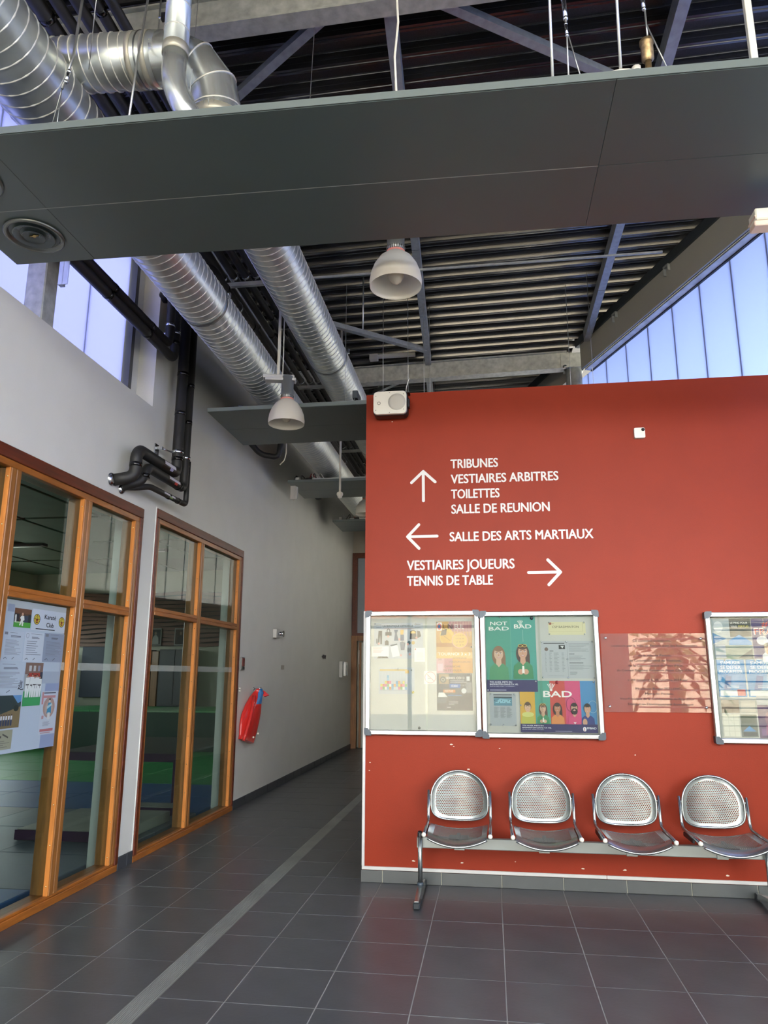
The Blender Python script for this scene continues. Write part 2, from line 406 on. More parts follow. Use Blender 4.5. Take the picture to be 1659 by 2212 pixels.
mb = MB(); mb.box(-2.88, 15.97, 2.42, -1.72, 15.98, 4.08); obj('pane', mb, mat('grey_blue_panel', '8d98a3', .25, spec=.6), w4)

# ---- windows onto the sports hall
brass = mat('brass_screw', 'e8d49a', .25, metal=1.)
def wood_window(name, y0, y1, ztop, mulls, tz, screws=True):
    w = thing(name, (XW, (y0+y1)/2, 0), kind='structure')
    fx0, fx1 = -3.13, -2.988; gx = -3.032
    hz = ztop-.085
    mb = MB(); mb.bbox(fx0, y0, hz, fx1+.004, y1, ztop, .004); obj('head', mb, wood_dark, w)
    mb = MB(); mb.bbox(fx0, y0+.02, hz-.045, fx1-.006, y1-.02, hz, .003); obj('head_bead', mb, wood_h, w)
    mb = MB(); mb.bbox(fx0, y0, 0, fx1, y1, .05, .003); obj('bottom_rail', mb, wood_h, w)
    mb = MB(); mb.bbox(fx0, y0+.02, .05, fx1-.012, y1-.02, .068, .003); obj('bottom_bead', mb, wood_h, w)
    # jambs
    for (a, b) in ((y0, y0+.05), (y1-.05, y1)):
        mb = MB(); mb.bbox(fx0, a, .05, fx1+.004, b, hz, .004); obj('jamb', mb, wood_dark, w)
    for (a, b) in ((y0+.05, y0+.085), (y1-.085, y1-.05), (y1-.12, y1-.09)):
        mb = MB(); mb.bbox(fx0+.01, a, .068, fx1-.006 if b < y1-.09 else fx1-.003, b, hz-.045, .003); obj('jamb_bead', mb, wood_m, w)
    for (a, b) in mulls:
        c = (a+b)/2
        mb = MB(); mb.bbox(fx0, a, .068, fx1, c-.004, hz-.045, .004); mb.bbox(fx0, c+.004, .068, fx1, b, hz-.045, .004); mb.box(fx0, c-.004, .068, fx1-.006, c+.004, hz-.045)
        obj('mullion', mb, wood_m, w)
    edges = [y0+.085]+[v for m in mulls for v in m]+[y1-.12]
    bays = [(edges[2*i], edges[2*i+1]) for i in range(len(edges)//2)]
    for (a, b) in bays:
        mb = MB(); mb.bbox(fx0, a, tz-.035, fx1-.001, b, tz-.003, .003); mb.bbox(fx0, a, tz+.003, fx1-.001, b, tz+.035, .003); mb.box(fx0, a, tz-.003, fx1-.006, b, tz+.003)
        obj('transom', mb, wood_h, w)
        for (z0, z1) in ((.068, tz-.035), (tz+.035, hz-.045)):
            mb = MB(); mb.box(gx-.004, a-.004, z0-.004, gx+.002, b+.004, z1+.004); obj('pane', mb, pane_m, w)
            # glazing bead on the reveal that faces the room entrance, with brass screws
            mb = MB(); mb.bbox(gx+.003, b-.006, z0, fx1-.008, b-.0005, z1, .001); bd = obj('glazing_bead', mb, mat('bead_wood_lit', 'c27a38', .38, noise=.2, nscale=7, stretch=(6, 6, .6)), w)  # brighter than the mullions: light on this reveal put into the wood colour
            if screws and b > 4.0:
                n = max(2, round((z1-z0)/.25))
                for k in range(n):
                    zz = z0+.06+(z1-z0-.12)*k/(n-1); q = MB()
                    q.lathe([(.0001, .003), (.0045, .0015), (.005, 0)], (0, 0, 0), 8, T=lambda X, Y, Z, zz=zz, b=b: (-3.012+X, b-.006-Z, zz+Y))
                    obj('screw', q, brass, bd)
        if b > 4.0:
            mb = MB(); mb.box(gx+.0025, a, 1.555, gx+.0035, b-.01, 1.61); obj('frosted_strip', mb, frosted, w)
    return w
win1 = wood_window('window_1', 1.2, 5.91, 2.95, [(2.2, 2.3), (3.1, 3.2), (4.10, 4.20), (4.975, 5.075)], 2.04)
win2 = wood_window('window_2', 6.175, 8.59, 3.02, [(7.245, 7.335)], 2.085)
# plaster bead (white edge) left of the second window
mb = MB(); mb.bbox(-3.03, 6.162, 0, -2.994, 6.175, 3.03, .002); obj('trim_1', mb, white_paint, kind='structure')

# ---- skirting
bl = thing('baseboard_left', (XW, 8, 0), kind='structure')
mb = MB(); mb.box(-2.998, 5.912, 0, -2.992, 6.16, .097); mb.box(-2.998, 8.6, 0, -2.992, 15.9, .097); obj('grout_bed', mb, grout_m, bl)
for (a, b) in [(5.912, 6.06), (6.064, 6.158)]+[(8.6+.446*k+(.0 if k else 0), min(8.6+.446*(k+1)-.005, 15.88)) for k in range(17)]:
    if b-a < .02: continue
    mb = MB(); mb.bbox(-2.996, a, .001, -2.985, b, .1, .002); obj('skirting_tile', mb, skirt_dark, bl)
bf = thing('baseboard_front', (0, 5.9, 0), kind='structure')
mb = MB(); mb.box(-1.012, 5.908, 0, 2.3, 5.914, .084); mb.box(-1.0125, 5.908, 0, -1.008, 8, .084); obj('grout_bed', mb, mat('pale_grout', 'b9b6a6', .9), bf)
xs = [-1.020, -.8535]+[-.8535+.4455*k for k in range(1, 8)]
for a, b in zip(xs[:-1], xs[1:]):
    mb = MB(); mb.bbox(a+.003, 5.899, .001, min(b, 2.3)-.003, 5.909, .086, .0015); obj('skirting_tile', mb, skirt_m, bf)
mb = MB(); mb.bbox(-1.012, 5.903, .088, .79, 5.915, .112, .002); mb.bbox(.793, 5.903, .088, 2.3, 5.915, .112, .002)
obj('trim_2', mb, white_metal, kind='structure')
mb = MB(); mb.bbox(-1.014, 5.904, .112, -.992, 5.914, 2.035, .002); mb.bbox(-1.014, 5.908, .112, -1.008, 5.95, 2.035, .002)
obj('trim_3', mb, white_metal, kind='structure')

# ---- roof deck (ceiling): trapezoidal sheets hung over the steel
ceil = thing('ceiling', (0, 6, 5.66), kind='structure')
PIT = .221
def deck_sheet(j, nr=4):
    mb = MB()
    for k in range(nr):
        y = -3.6+(j*nr+k)*PIT
        xr = ob_x(y)+.02; xl = -3.0 if y > 5.9 or y < -2.6 else -3.3
        # one rib: narrow bottom flange with a groove, two glossy webs with a step, wide perforated crown
        prof = [(0, 0), (.016, 0), (.020, .006), (.026, .006), (.030, 0), (.046, 0), (.058, .030), (.064, .032), (.076, .068),
                (.100, .072), (.104, .078), (.190, .078), (.194, .072), (.197, .068), (.209, .032), (.212, .030), (PIT, 0)]
        vs = []
        for (dy, dz) in prof: vs += [(xl, y+dy, 5.66+SL*xl+dz), (xr, y+dy, 5.66+SL*xr+dz)]
        for i in range(len(prof)-1):
            m = 1 if 8 <= i <= 11 else 0
            mb.add([vs[2*i], vs[2*i+1], vs[2*i+3], vs[2*i+2]], [(0, 1, 2, 3)], m)
        # closure cap at the sloping edge
        mb.poly([(xr, y+dy, 5.66+SL*xr+dz) for (dy, dz) in [prof[i] for i in (0, 5, 8, 12, 13, 16)]], 0)
    obj('deck_sheet', mb, [deck_m, deck_p], ceil)
for j in range(24): deck_sheet(j)
mb = MB(); mb.add([(-3.3, -3.8, 5.80), (7.5, -3.8, 6.0), (7.5, 17, 6.0), (-3.3, 17, 5.80), (-3.3, -3.8, 5.9), (7.5, -3.8, 6.1), (7.5, 17, 6.1), (-3.3, 17, 5.9)],
    [(0, 1, 2, 3), (7, 6, 5, 4), (0, 4, 5, 1), (1, 5, 6, 2), (2, 6, 7, 3), (3, 7, 4, 0)]); obj('roof_board', mb, deck_p, ceil)

# ---- steelwork
def hbeam(name, y0, y1, xa, xb, zb, h, label, m=galv_beam):
    t = thing(name, ((xa+xb)/2, y0, zb), label, 'beam')
    S = lambda x, y, z: (x, y, z+SL*x)
    mb = MB(); mb.box(xa, y0, zb, xb, y1, zb+.012, T=S); obj('bottom_flange', mb, m, t)
    mb = MB(); mb.box(xa, (y0+y1)/2-.03, zb+.012, xb, (y0+y1)/2+.03, zb+h-.012, T=S); obj('web', mb, m, t)
    mb = MB(); mb.box(xa, y0, zb+h-.012, xb, y1, zb+h, T=S); obj('top_flange', mb, m, t)
    return t
hbeam('steel_beam', 3.49, 3.61, -2.99, 3.25, 5.42, .22, 'galvanised steel beam crossing the roof above the big hanging grey panel')
hbeam('steel_beam', 8.92, 9.06, -2.99, 1.08, 5.34, .235, 'galvanised steel beam crossing to the round post behind the red wall')
hbeam('steel_beam', -1.6, -1.48, -2.99, 5.0, 5.42, .22, 'galvanised steel beam crossing the roof behind the viewer')
hbeam('steel_beam', 14.1, 14.24, -2.99, -.85, 5.34, .235, 'galvanised steel beam at the far end of the corridor roof')
def bar(mb, p, q, w, h, mi=0):
    p, q = Vector(p), Vector(q); d = (q-p).normalized(); s = Vector((d.y, -d.x, 0)).normalized()*w/2; u = Vector((0, 0, h))
    vs = [p-s, p+s, q+s, q-s, p-s+u, p+s+u, q+s+u, q-s+u]
    mb.add(vs, [(0, 3, 2, 1), (4, 5, 6, 7), (0, 1, 5, 4), (1, 2, 6, 5), (2, 3, 7, 6), (3, 0, 4, 7)], mi); return mb
def purlin(xa, ya, xb, yb, label, n=4):
    t = thing('roof_purlin', (xa, ya, 5.5), label, 'beam')
    for k in range(n):
        a, b = k/n, (k+1)/n-.003
        P = lambda u: (xa+(xb-xa)*u, ya+(yb-ya)*u, 5.52+SL*(xa+(xb-xa)*u))
        mb = MB(); bar(mb, P(a), P(b), .075, .135); obj('purlin_length', mb, galv_dark, t)
    return t
purlin(-.50, 3.61, -.70, 8.93, 'grey steel roof purlin above the nearest white pendant lamp')
purlin(-.42, -1.5, -.50, 3.49, 'grey steel roof purlin behind the viewer, in the middle of the roof', 3)
purlin(-.72, 9.06, -.92, 14.1, 'short visible end of grey roof purlin beyond the far cross beam', 4)
purlin(1.29, 3.61, 1.29, 8.60, 'grey steel roof purlin on the right meeting the pale sloping beam')
purlin(1.27, -1.5, 1.28, 3.49, 'grey steel roof purlin at the top right edge above the big panel', 3)
purlin(-2.60, 3.61, -2.60, 8.92, 'grey steel roof purlin among the black pipes on the left', 4)
def brace(p, q, label, w=.06):
    mb = MB(); bar(mb, p, q, w, .05); bar(mb, (p[0], p[1], p[2]+.05), (q[0], q[1], q[2]+.05), w*.3, .02)
    obj('wind_brace', mb, galv_dark, label=label, cat='beam', origin=p)
brace((-2.35, 4.66, 5.47), (-.87, 3.625, 5.49), 'grey diagonal roof brace beside the bent duct elbow')
brace((-.22, 3.625, 5.49), (1.26, 4.62, 5.52), 'grey diagonal roof brace running down to the right above the big panel')
brace((-2.1, 7.30, 5.47), (-.70, 8.49, 5.49), 'grey diagonal roof brace right of the big spiral duct, by the cross beam')
brace((-1.55, 9.75, 5.47), (-.80, 9.10, 5.48), 'short grey diagonal roof brace just over the white loudspeaker')
# side beam along the left wall under the deck and the light grey ledge
mb = MB(); mb.box(-3.3, -3.5, 5.38, -2.70, 5.94, 5.58); obj('trim_4', mb, galv_beam, kind='structure')

# ---- right wall: polycarbonate strips under a pale beam
wr = thing('wall_right', OB(0, .16, 4), kind='structure')
s_near = -14.2
s = -14.42+.0
k = 0
joints = [-.46-.45*i for i in range(0, 31)]
js = [.6]+[.44-.45*0-.0]+joints
js = [.44, -.01]+joints
def zpoly(s): return 5.28
for a, b in zip(js[:-1], js[1:]):
    zb = 2.9
    mb = MB(); mb.box(b+.009, .155, zb, a-.009, .175, 5.285, T=OB); pp = obj('polycarbonate_strip', mb, poly_m, wr)
    mb = MB(); mb.box(b-.009, .156, zb, b+.009, .172, 5.285, T=OB); obj('joint_profile', mb, poly_joint, pp)
for k in range(17):
    a, b = .50+.45*k, .95+.45*k
    mb = MB(); mb.box(a+.006, .155, 2.9, b-.006, .175, 5.24, T=OB); pp = obj('polycarbonate_strip', mb, poly_far, wr)
    mb = MB(); mb.box(b-.008, .150, 2.9, b+.008, .158, 5.24, T=OB); obj('joint_profile', mb, poly_joint, pp)
# beyond the post (only a glimpse)
mb = MB()
mb.box(-4.46, .155, 0, .44, .30, 2.9, T=OB); mb.box(s_near, .155, 0, -4.46, .30, 2.0, T=OB); obj('plaster', mb, white_paint, wr)
for k in range(8):  # unseen open band added here for more light from the right
    a = -4.46-1.35*k
    mb = MB(); mb.box(a-.05, .155, 2.0, a, .22, 2.88, T=OB); obj('added_side_mullion', mb, alu, wr)
mb = MB(); mb.box(s_near, .145, 2.88, .44, .155, 2.92, T=OB); obj('bottom_profile', mb, alu, wr)
mb = MB(); mb.box(.44, .155, 0, 8.2, .30, 2.9, T=OB); obj('plaster', mb, white_paint, wr)
eb = thing('edge_beam', OB(-3, 0, 5.3), 'pale grey sloping edge beam under the roof, above the blue translucent wall', 'beam')
mb = MB(); mb.box(s_near, 0, 5.28, -.13, .02, 5.60, T=OB); mb.box(s_near, .02, 5.57, -.13, .13, 5.60, T=OB); obj('beam_face', mb, grey_beam, eb)
mb = MB(); mb.box(s_near, .02, 5.295, -.13, .05, 5.31, T=OB); obj('recess', mb, mat('recess_shade', '33383c', .6), eb)  # dark strip painting the shade of the gap under the beam
mb = MB(); mb.box(s_near, .05, 5.272, -.13, .13, 5.29, T=OB); obj('soffit_strip', mb, mat('pale_galvanised', 'c7c8c6', .4, metal=.5, noise=.2, nscale=10), eb)
mb = MB(); mb.box(s_near, .13, 5.262, -.13, .154, 5.32, T=OB); obj('gasket', mb, black_pl, eb)
mb = MB(); mb.box(s_near, -.025, 5.60, -.05, .03, 5.70, T=OB); obj('top_angle', mb, mat('dark_steel', '454d52', .5, metal=.5), eb)
for s in (-1.0, -2.02, -5.1):
    mb = MB(); mb.box(s-.04, -.03, 5.575, s+.04, .0, 5.60, T=OB); mb.box(s+.03, -.03, 5.50, s+.04, 0, 5.60, T=OB); mb.box(s-.04, -.03, 5.53, s-.03, 0, 5.60, T=OB)
    obj('clip', mb, galv_dark, eb)
eb2 = thing('edge_beam', OB(1.5, 0, 5.3), 'short pale piece of edge beam seen left of the round post', 'beam')
mb = MB(); mb.box(.22, -.02, 5.26, 7.6, .10, 5.56, T=OB); obj('beam_face', mb, grey_beam, eb2)
mb = MB(); mb.box(.22, -.045, 5.56, 7.6, .03, 5.66, T=OB); obj('top_angle', mb, MATS['dark_steel'], eb2)
pc = thing('round_post', (1.16, 9.02, 0), 'round galvanised steel post rising behind the red wall', 'post')
mb = MB(); mb.tube([(1.165, 9.02, 0), (1.165, 9.02, 5.36)], .102, 28); obj('shaft', mb, galv_beam, pc)
mb = MB(); mb.box(1.04, 8.90, 5.36, 1.29, 9.12, 5.375); mb.bbox(1.0, 8.955, 5.36, 1.29, 9.03, 5.58, .003); obj('cap_plate', mb, galv_beam, pc)
mb = MB(); mb.bbox(1.02, 8.905, 5.355, 1.07, 8.93, 5.395, .004); mb.tube([(1.045, 8.90, 5.375), (1.045, 8.88, 5.375)], .012, 8); obj('bolt', mb, chrome, pc)

# ---- left clerestory (window_3)
w3 = thing('window_3', (-3.2, 3, 3.92), kind='structure')
yj = 5.80; 
ys = [5.74-.62*k for k in range(0, 14)]
for a, b in zip(ys[:-1], ys[1:]):
    if b < -3: break
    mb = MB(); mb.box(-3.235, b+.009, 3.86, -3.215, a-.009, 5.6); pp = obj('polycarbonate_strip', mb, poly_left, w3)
    mb = MB(); mb.box(-3.232, b-.009, 3.86, -3.218, b+.009, 5.6); obj('joint_profile', mb, poly_joint, pp)
mb = MB(); mb.box(-3.25, 5.745, 3.86, -3.15, 5.80, 5.6); obj('side_frame', mb, mat('dark_window_frame', '4c4d4b', .5), w3)
mb = MB(); mb.box(-3.25, 5.80, 3.86, -3.17, 5.94, 5.6); obj('side_board', mb, white_paint, w3)
sp = thing('square_post', (-3.1, 4.2, 3.9), 'square galvanised post standing in the left high window', 'post')
mb = MB(); mb.bbox(-3.18, 4.27, 3.921, -3.03, 4.42, 5.5, .008); obj('shaft', mb, galv_beam, sp)

# ---- entrance side behind the viewer: open glazed front with mullions and sun slats
wn = thing('wall_entrance', (1, -3.5, 0), kind='structure')
mb = MB(); mb.box(-3.2, -3.6, 5.0, 6.2, -3.45, 5.9); obj('lintel', mb, galv_beam, wn)
for x in (-3.1, -1.65, 4.3, 5.9):
    mb = MB(); mb.bbox(x-.04, -3.55, 0, x+.04, -3.45, 5.2, .004); obj('mullion', mb, mat('dark_frame', '40454a', .4, metal=.4), wn)
for z in (2.5,):
    mb = MB(); mb.bbox(-3.1, -3.55, z-.03, 5.9, -3.46, z+.03, .004); obj('transom', mb, MATS['dark_frame'], wn)
for k in range(13):
    z = .55+.17*k
    mb = MB(); mb.bbox(2.95, -4.15, z, 6.3, -4.03, z+.028, .004); obj('sun_slat', mb, white_metal, wn)
mb = MB(); mb.box(-.2, -3.58, 0, 2.72, -3.44, 3.2); obj('solid_bay', mb, white_paint, wn)
# outside ground
mb = MB(); mb.box(-80, -90, -.32, 80, 60, -.30); obj('ground', mb, mat('pale_paving', '87837a', .85, noise=.15, nscale=.6), label='pale paved ground outside the building', cat='ground')
ob_ = thing('outbuilding', (6, -24, 0), 'low ochre building across the forecourt, behind the viewer', 'building')
mb = MB(); mb.box(-12, -30, -.3, 16, -24, 4.2); obj('walls', mb, mat('ochre_render', 'cbbfa6', .8), ob_)
mb = MB(); mb.box(-12.4, -30.4, 4.2, 16.4, -23.6, 4.5); obj('roof', mb, mat('clay_roof', '9c5b3d', .8), ob_)
palm = thing('palm_tree', (4.9, -9.5, -.3), 'palm tree on the forecourt behind the viewer', 'tree')
mb = MB(); mb.tube([(4.9, -9.5, -.3), (4.95, -9.5, 1.2), (4.9, -9.5, 2.5)], [.17, .14, .15], 10); obj('trunk', mb, mat('palm_trunk', '6b5236', .9), palm)
for k in range(22):
    a = k*2.4; el = .9-.085*k; mb = MB(); L = 1.7; pts = []
    for i in range(7):
        u = i/6; pts.append((4.9+math.cos(a)*L*u*math.cos(el*.6), -9.5+math.sin(a)*L*u*math.cos(el*.6), 2.5+math.sin(el)*L*u-1.0*u*u))
    for i in range(6):
        p, q = Vector(pts[i]), Vector(pts[i+1]); s_ = Vector((-math.sin(a), math.cos(a), 0))*.22*(1-abs(i-2)/6)
        mb.add([p, p+s_-Vector((0, 0, .12)), q], [(0, 1, 2)]); mb.add([p, q, p-s_-Vector((0, 0, .12))], [(0, 1, 2)])
    obj('frond', mb, mat('palm_leaf', '4d6a35', .6), palm)

# ============================================================ HANGING PANELS
def hpanel(x0, x1, y0, y1, z, rot, ysplit, xsplit, label, rail=True):
    t = thing('ceiling_panel', (x0, (y0+y1)/2, z), label, 'ceiling panel', 'slate panels hung across the hall')
    Y = lambda x, y: y+rot*(x-x0)
    T = lambda x, y, z_: (x, Y(x, y), z_)
    xs_ = [x0]+xsplit+[x1]; ys_ = [y0]+ysplit+[y1]
    for xa, xb in zip(xs_[:-1], xs_[1:]):
        for ya, yb in zip(ys_[:-1], ys_[1:]):
            mb = MB(); mb.bbox(xa+.0008, ya+.0012, z, xb-.0008, yb-.0012, z+.022, .0012, T=T); obj('board', mb, panel_m, t)
    mb = MB(); mb.bbox(x0, y0-.006, z+.002, x1, y0-.001, z+.04, .001, T=T); mb.bbox(x0, y0-.001, z+.034, x1, y0+.05, z+.04, .001, T=T); obj('edge_profile', mb, panel_edge, t)
    mb = MB(); mb.bbox(x0-.004, y0, z+.002, x0, y1, z+.035, .001, T=T); obj('edge_profile', mb, panel_edge, t)
    if rail:
        mb = MB(); mb.bbox(x0+.28, y0+.10, z+.045, x1, y0+.14, z+.085, .003, T=T); mb.bbox(x0+.28, y1-.14, z+.045, x1, y1-.10, z+.085, .003, T=T); obj('support_rail', mb, galv, t)
    return t
hp1 = hpanel(-2.83, 3.0, 2.655, 3.705, 4.0, .0225, [3.20], [-2.32, .60], 'large dark slate panel hung overhead, nearest and filling the top of the view')
hp2 = hpanel(-2.70, .3, 6.50, 7.58, 4.06, 0, [7.04], [-1.2], 'dark slate panel behind the second pendant lamp, level with the top of the red wall')
hp3 = hpanel(-2.72, .3, 9.52, 10.45, 4.13, 0, [9.98], [-1.2], 'dark slate panel further down the corridor with a white box under its left end')
hp4 = hpanel(-2.72, .3, 12.48, 13.40, 4.19, 0, [12.95], [-1.2], 'farthest dark slate panel, just above the corridor end, cables on its left end')

mb = MB(); mb.add([(-2.81, 3.199, 3.9995), (.6, 3.199+.0225*3.4, 3.9995), (.6, 3.2035+.0225*3.4, 3.9995), (-2.81, 3.2035, 3.9995), (-2.81, 3.199, 4.003), (.6, 3.199+.0225*3.4, 4.003), (.6, 3.2035+.0225*3.4, 4.003), (-2.81, 3.2035, 4.003)],
    [(0, 1, 2, 3), (4, 7, 6, 5), (0, 4, 5, 1), (2, 6, 7, 3)]); obj('joint_strip', mb, mat('joint_strip', '8e938f', .5), hp1)
def diffuser(x, y, z, r, label):
    t = thing('air_diffuser', (x, y, z), label, 'air diffuser')
    mb = MB(); mb.lathe([(r*.80, .012), (r*.86, -.004), (r*.94, -.010), (r, -.004), (r, .004)], (x, y, z), 40); obj('outer_ring', mb, mat('diffuser_ring', '6d716e', .25, metal=.6), t)
    mb = MB(); mb.lathe([(r*.80, .012), (r*.70, .020), (r*.62, .02)], (x, y, z), 40); obj('throat', mb, mat('diffuser_throat', '1c1a15', .5), t)
    mb = MB(); mb.lathe([(r*.70, -.006), (r*.66, -.010), (r*.40, .014), (r*.38, .016)], (x, y, z), 40); obj('cone', mb, mat('diffuser_cone', '4d5557', .25, metal=.5), t)
    mb = MB(); mb.lathe([(r*.38, -.008), (r*.35, -.012), (r*.14, .012), (.0001, .014)], (x, y, z), 40); obj('inner_cone', mb, MATS['diffuser_cone'], t)
    mb = MB(); mb.tube([(x, y, z+.010), (x, y, z-.004)], r*.06, 10); mb.tube([(x-r*.16, y, z+.002), (x+r*.16, y, z+.002)], r*.028, 8); obj('centre_screw', mb, mat('tarnished_brass', 'a88f5c', .35, metal=.9), t)
diffuser(-2.535, 3.43, 3.992, .165, 'round grey air diffuser near the left end of the big overhead panel')
diffuser(-2.575, 2.93, 3.992, .165, 'round grey air diffuser cut by the left edge of the picture')

# hanging cables and rods of the big panel
def wire(name, pts, r, m, label, cat, turn=None, group=None):
    t = thing(name, pts[-1], label, cat, group)
    mb = MB(); mb.tube(pts, r, 6); obj('strand', mb, m, t)
    if turn:
        for (p, q, rr) in turn:
            mb = MB(); mb.tube([p, q], rr, 8); mb.ball(p, rr*1.25, 8); mb.ball(q, rr*1.25, 8); obj('turnbuckle', mb, chrome, t)
    return t
steel_w = mat('steel_wire', 'b8bab6', .35, metal=.8)
wire('hanging_rod', [(-1.93, 2.80, 5.66), (-1.945, 2.76, 4.50), (-1.98, 2.75, 4.30)], .007, steel_w, 'pale rod with a hook in front of the spiral duct at the top left', 'rod', [((-1.955, 2.755, 4.40), (-1.965, 2.752, 4.34), .010)])
wire('suspension_wire', [(-1.98, 2.75, 4.30), (-1.985, 2.75, 4.035)], .0025, steel_w, 'thin steel wire below the hooked rod, left end of big panel', 'wire')
wire('suspension_wire', [(-1.98, 2.75, 4.30), (-2.50, 3.30, 4.03)], .002, steel_w, 'slanting steel wire from the hooked rod towards the left duct', 'wire')
wire('hanging_rod', [(-1.61, 2.90, 5.66), (-1.63, 2.80, 4.45), (-1.62, 2.75, 4.03)], .0055, steel_w, 'pale rod passing behind the branch duct down to the big panel', 'rod')
wire('suspension_wire', [(-1.42, 3.0, 5.66), (-1.40, 2.9, 4.035)], .002, steel_w, 'thin wire between the pipes and the small duct elbow', 'wire')
wire('suspension_wire', [(-1.73, 2.62, 5.66), (-1.83, 2.72, 4.72), (-1.95, 2.9, 4.55)], .002, steel_w, 'thin wire crossing in front of the black pipes at the top left', 'wire')
wire('suspension_wire', [(-.96, 3.62, 5.42), (-.98, 3.55, 4.035)], .002, steel_w, 'thin wire left of the roof purlin, above the big panel', 'wire')
wire('power_cable', [(-.335, 2.75, 5.66), (-.343, 2.75, 4.62), (-.336, 2.75, 4.45), (-.352, 2.75, 4.26), (-.343, 2.75, 4.035)], .0055, white_pl, 'white power cable dropping to the big panel beside the middle purlin', 'cable')
wire('hanging_rod', [(.36, 2.75, 5.68), (.338, 2.75, 4.035)], .007, steel_w, 'plain straight rod dropping to the big panel, left of the brass valve', 'rod')
wire('hanging_rod', [(.655, 2.75, 5.68), (.624, 2.75, 4.07)], .007, steel_w, 'straight rod ending on the white lamp cap behind the big panel', 'rod')
wire('suspension_wire', [(.405, 2.75, 5.68), (.41, 2.75, 4.30), (.405, 2.75, 4.035)], .004, steel_w, 'steel wire with a turnbuckle and loop left of the white lamp cap', 'wire', [((.404, 2.75, 4.46), (.408, 2.75, 4.36), .010), ((.408, 2.75, 4.33), (.41, 2.75, 4.27), .007)])
wire('suspension_wire', [(.41, 2.75, 4.30), (.475, 2.80, 4.035)], .003, steel_w, 'slanting wire left of the white lamp cap', 'wire')
wire('suspension_wire', [(.735, 2.75, 5.68), (.745, 2.75, 4.28), (.745, 2.75, 4.22)], .004, steel_w, 'steel wire with a turnbuckle above the brass valve', 'wire', [((.736, 2.75, 4.44), (.741, 2.75, 4.36), .008)])
wire('suspension_wire', [(.745, 2.75, 4.28), (.845, 2.80, 4.035)], .003, steel_w, 'slanting wire right of the brass valve', 'wire')
mb = MB(); mb.bbox(1.147, 2.74, 4.035, 1.175, 2.765, 5.68, .002); obj('cable_conduit', mb, white_pl, label='square white conduit dropping to the big panel at the far right', cat='conduit', origin=(1.16, 2.75, 4.03))
vt = thing('vent_valve', (.768, 2.86, 4.04), 'brass air vent valve standing on the big panel', 'valve')
mb = MB(); mb.tube([(.768, 2.86, 4.03), (.768, 2.86, 4.20)], .014, 12); mb.tube([(.768, 2.86, 4.10), (.768, 2.86, 4.13)], .02, 6); obj('body', mb, mat('old_brass', 'a58d66', .4, metal=.8, noise=.3, nscale=60), vt)
mb = MB(); mb.lathe([(.016, 0), (.027, .012), (.027, .085), (.031, .092), (.031, .108), (.0001, .112)], (.768, 2.86, 4.19), 16); obj('cap', mb, MATS['old_brass'], vt)
lc = thing('lamp_cap', (.64, 2.86, 4.04), 'white domed cap lying behind the edge of the big panel', 'lamp cap')
mb = MB(); mb.lathe([(.135, 0), (.132, .03), (.10, .055), (.04, .066), (.0001, .068)], (.63, 2.88, 4.036), 28); obj('dome', mb, white_pl, lc)
mb = MB(); mb.lathe([(.02, 0), (.02, .02), (.0001, .022)], (.70, 2.80, 4.09), 10); obj('knob', mb, white_pl, lc)
fx = thing('strip_light', (1.6, 3.72, 3.83), 'white strip light under the right end of the big panel', 'light')
mb = MB(); mb.bbox(1.43, 3.60, 3.845, 2.6, 3.70, 3.91, .006); obj('housing', mb, white_pl, fx)
mb = MB(); mb.bbox(1.425, 3.61, 3.815, 2.6, 3.69, 3.845, .004); mb.bbox(1.425, 3.60, 3.86, 1.43, 3.70, 3.87, .001); obj('diffuser', mb, mat('pinkish_diffuser', 'e6cdbb', .3), fx)
mb = MB(); mb.box(1.6, 3.64, 3.91, 1.62, 3.66, 4.0); mb.box(2.4, 3.64, 3.91, 2.42, 3.66, 4.0); obj('bracket', mb, galv, fx)

# ============================================================ SPIRAL DUCTS
def ring(mb, c, d, r, w, t=.004, n=28):
    c, d = Vector(c), Vector(d).normalized(); mb.tube([c-d*w/2, c+d*w/2], r+t, n); return mb
def helix(mb, x, z, ya, yb, r, pitch, w=.0055, n=20):
    N = int(abs(yb-ya)/pitch*n); vs = []; 
    for i in range(N+1):
        a = 2*math.pi*i/n; y = ya+(yb-ya)*i/N
        for (rr, dy) in ((r-.001, -w), (r+.006, 0), (r-.001, w)): vs.append((x+rr*math.cos(a), y+dy, z+rr*math.sin(a)))
    fs = []
    for i in range(N):
        for k in range(2): fs.append((3*i+k, 3*i+k+1, 3*i+k+4, 3*i+k+3))
    mb.add(vs, fs, 0, True)
dA = thing('spiral_duct', (-2.23, 3, 4.48), 'long spiral duct nearest the left wall, running the whole corridor', 'duct')
mb = MB(); mb.tube([(-2.23, y, 4.48) for y in (-3.4, 3, 9, 15.9)], .2, 40, caps=False); obj('duct_tube', mb, galv, dA)
mb = MB(); helix(mb, -2.23, 4.48, -3.4, 15.9, .2, .076); obj('spiral_seam', mb, seam_m, dA)
for y in (5.15, 8.05, 11.0):
    mb = MB(); ring(mb, (-2.23, y, 4.48), (0, 1, 0), .2, .05, .005); obj('joint_collar', mb, mat('joint_dark', '8e9290', .35, metal=.9), dA)
    mb = MB(); mb.bbox(-2.03, y-.012, 4.50, -2.0, y+.012, 4.55, .003); mb.tube([(-2.015, y-.03, 4.53), (-2.015, y+.03, 4.53)], .006, 6); obj('clamp_bolt', mb, chrome, dA)
dB = thing('spiral_duct', (-1.63, 3.4, 4.85), 'spiral duct fed by the bent branch, right of the wall-side duct', 'duct')
mb = MB(); mb.tube([(-1.63, y, 4.85) for y in (4.12, 8, 15.9)], .2, 40, caps=False); obj('duct_tube', mb, galv, dB)
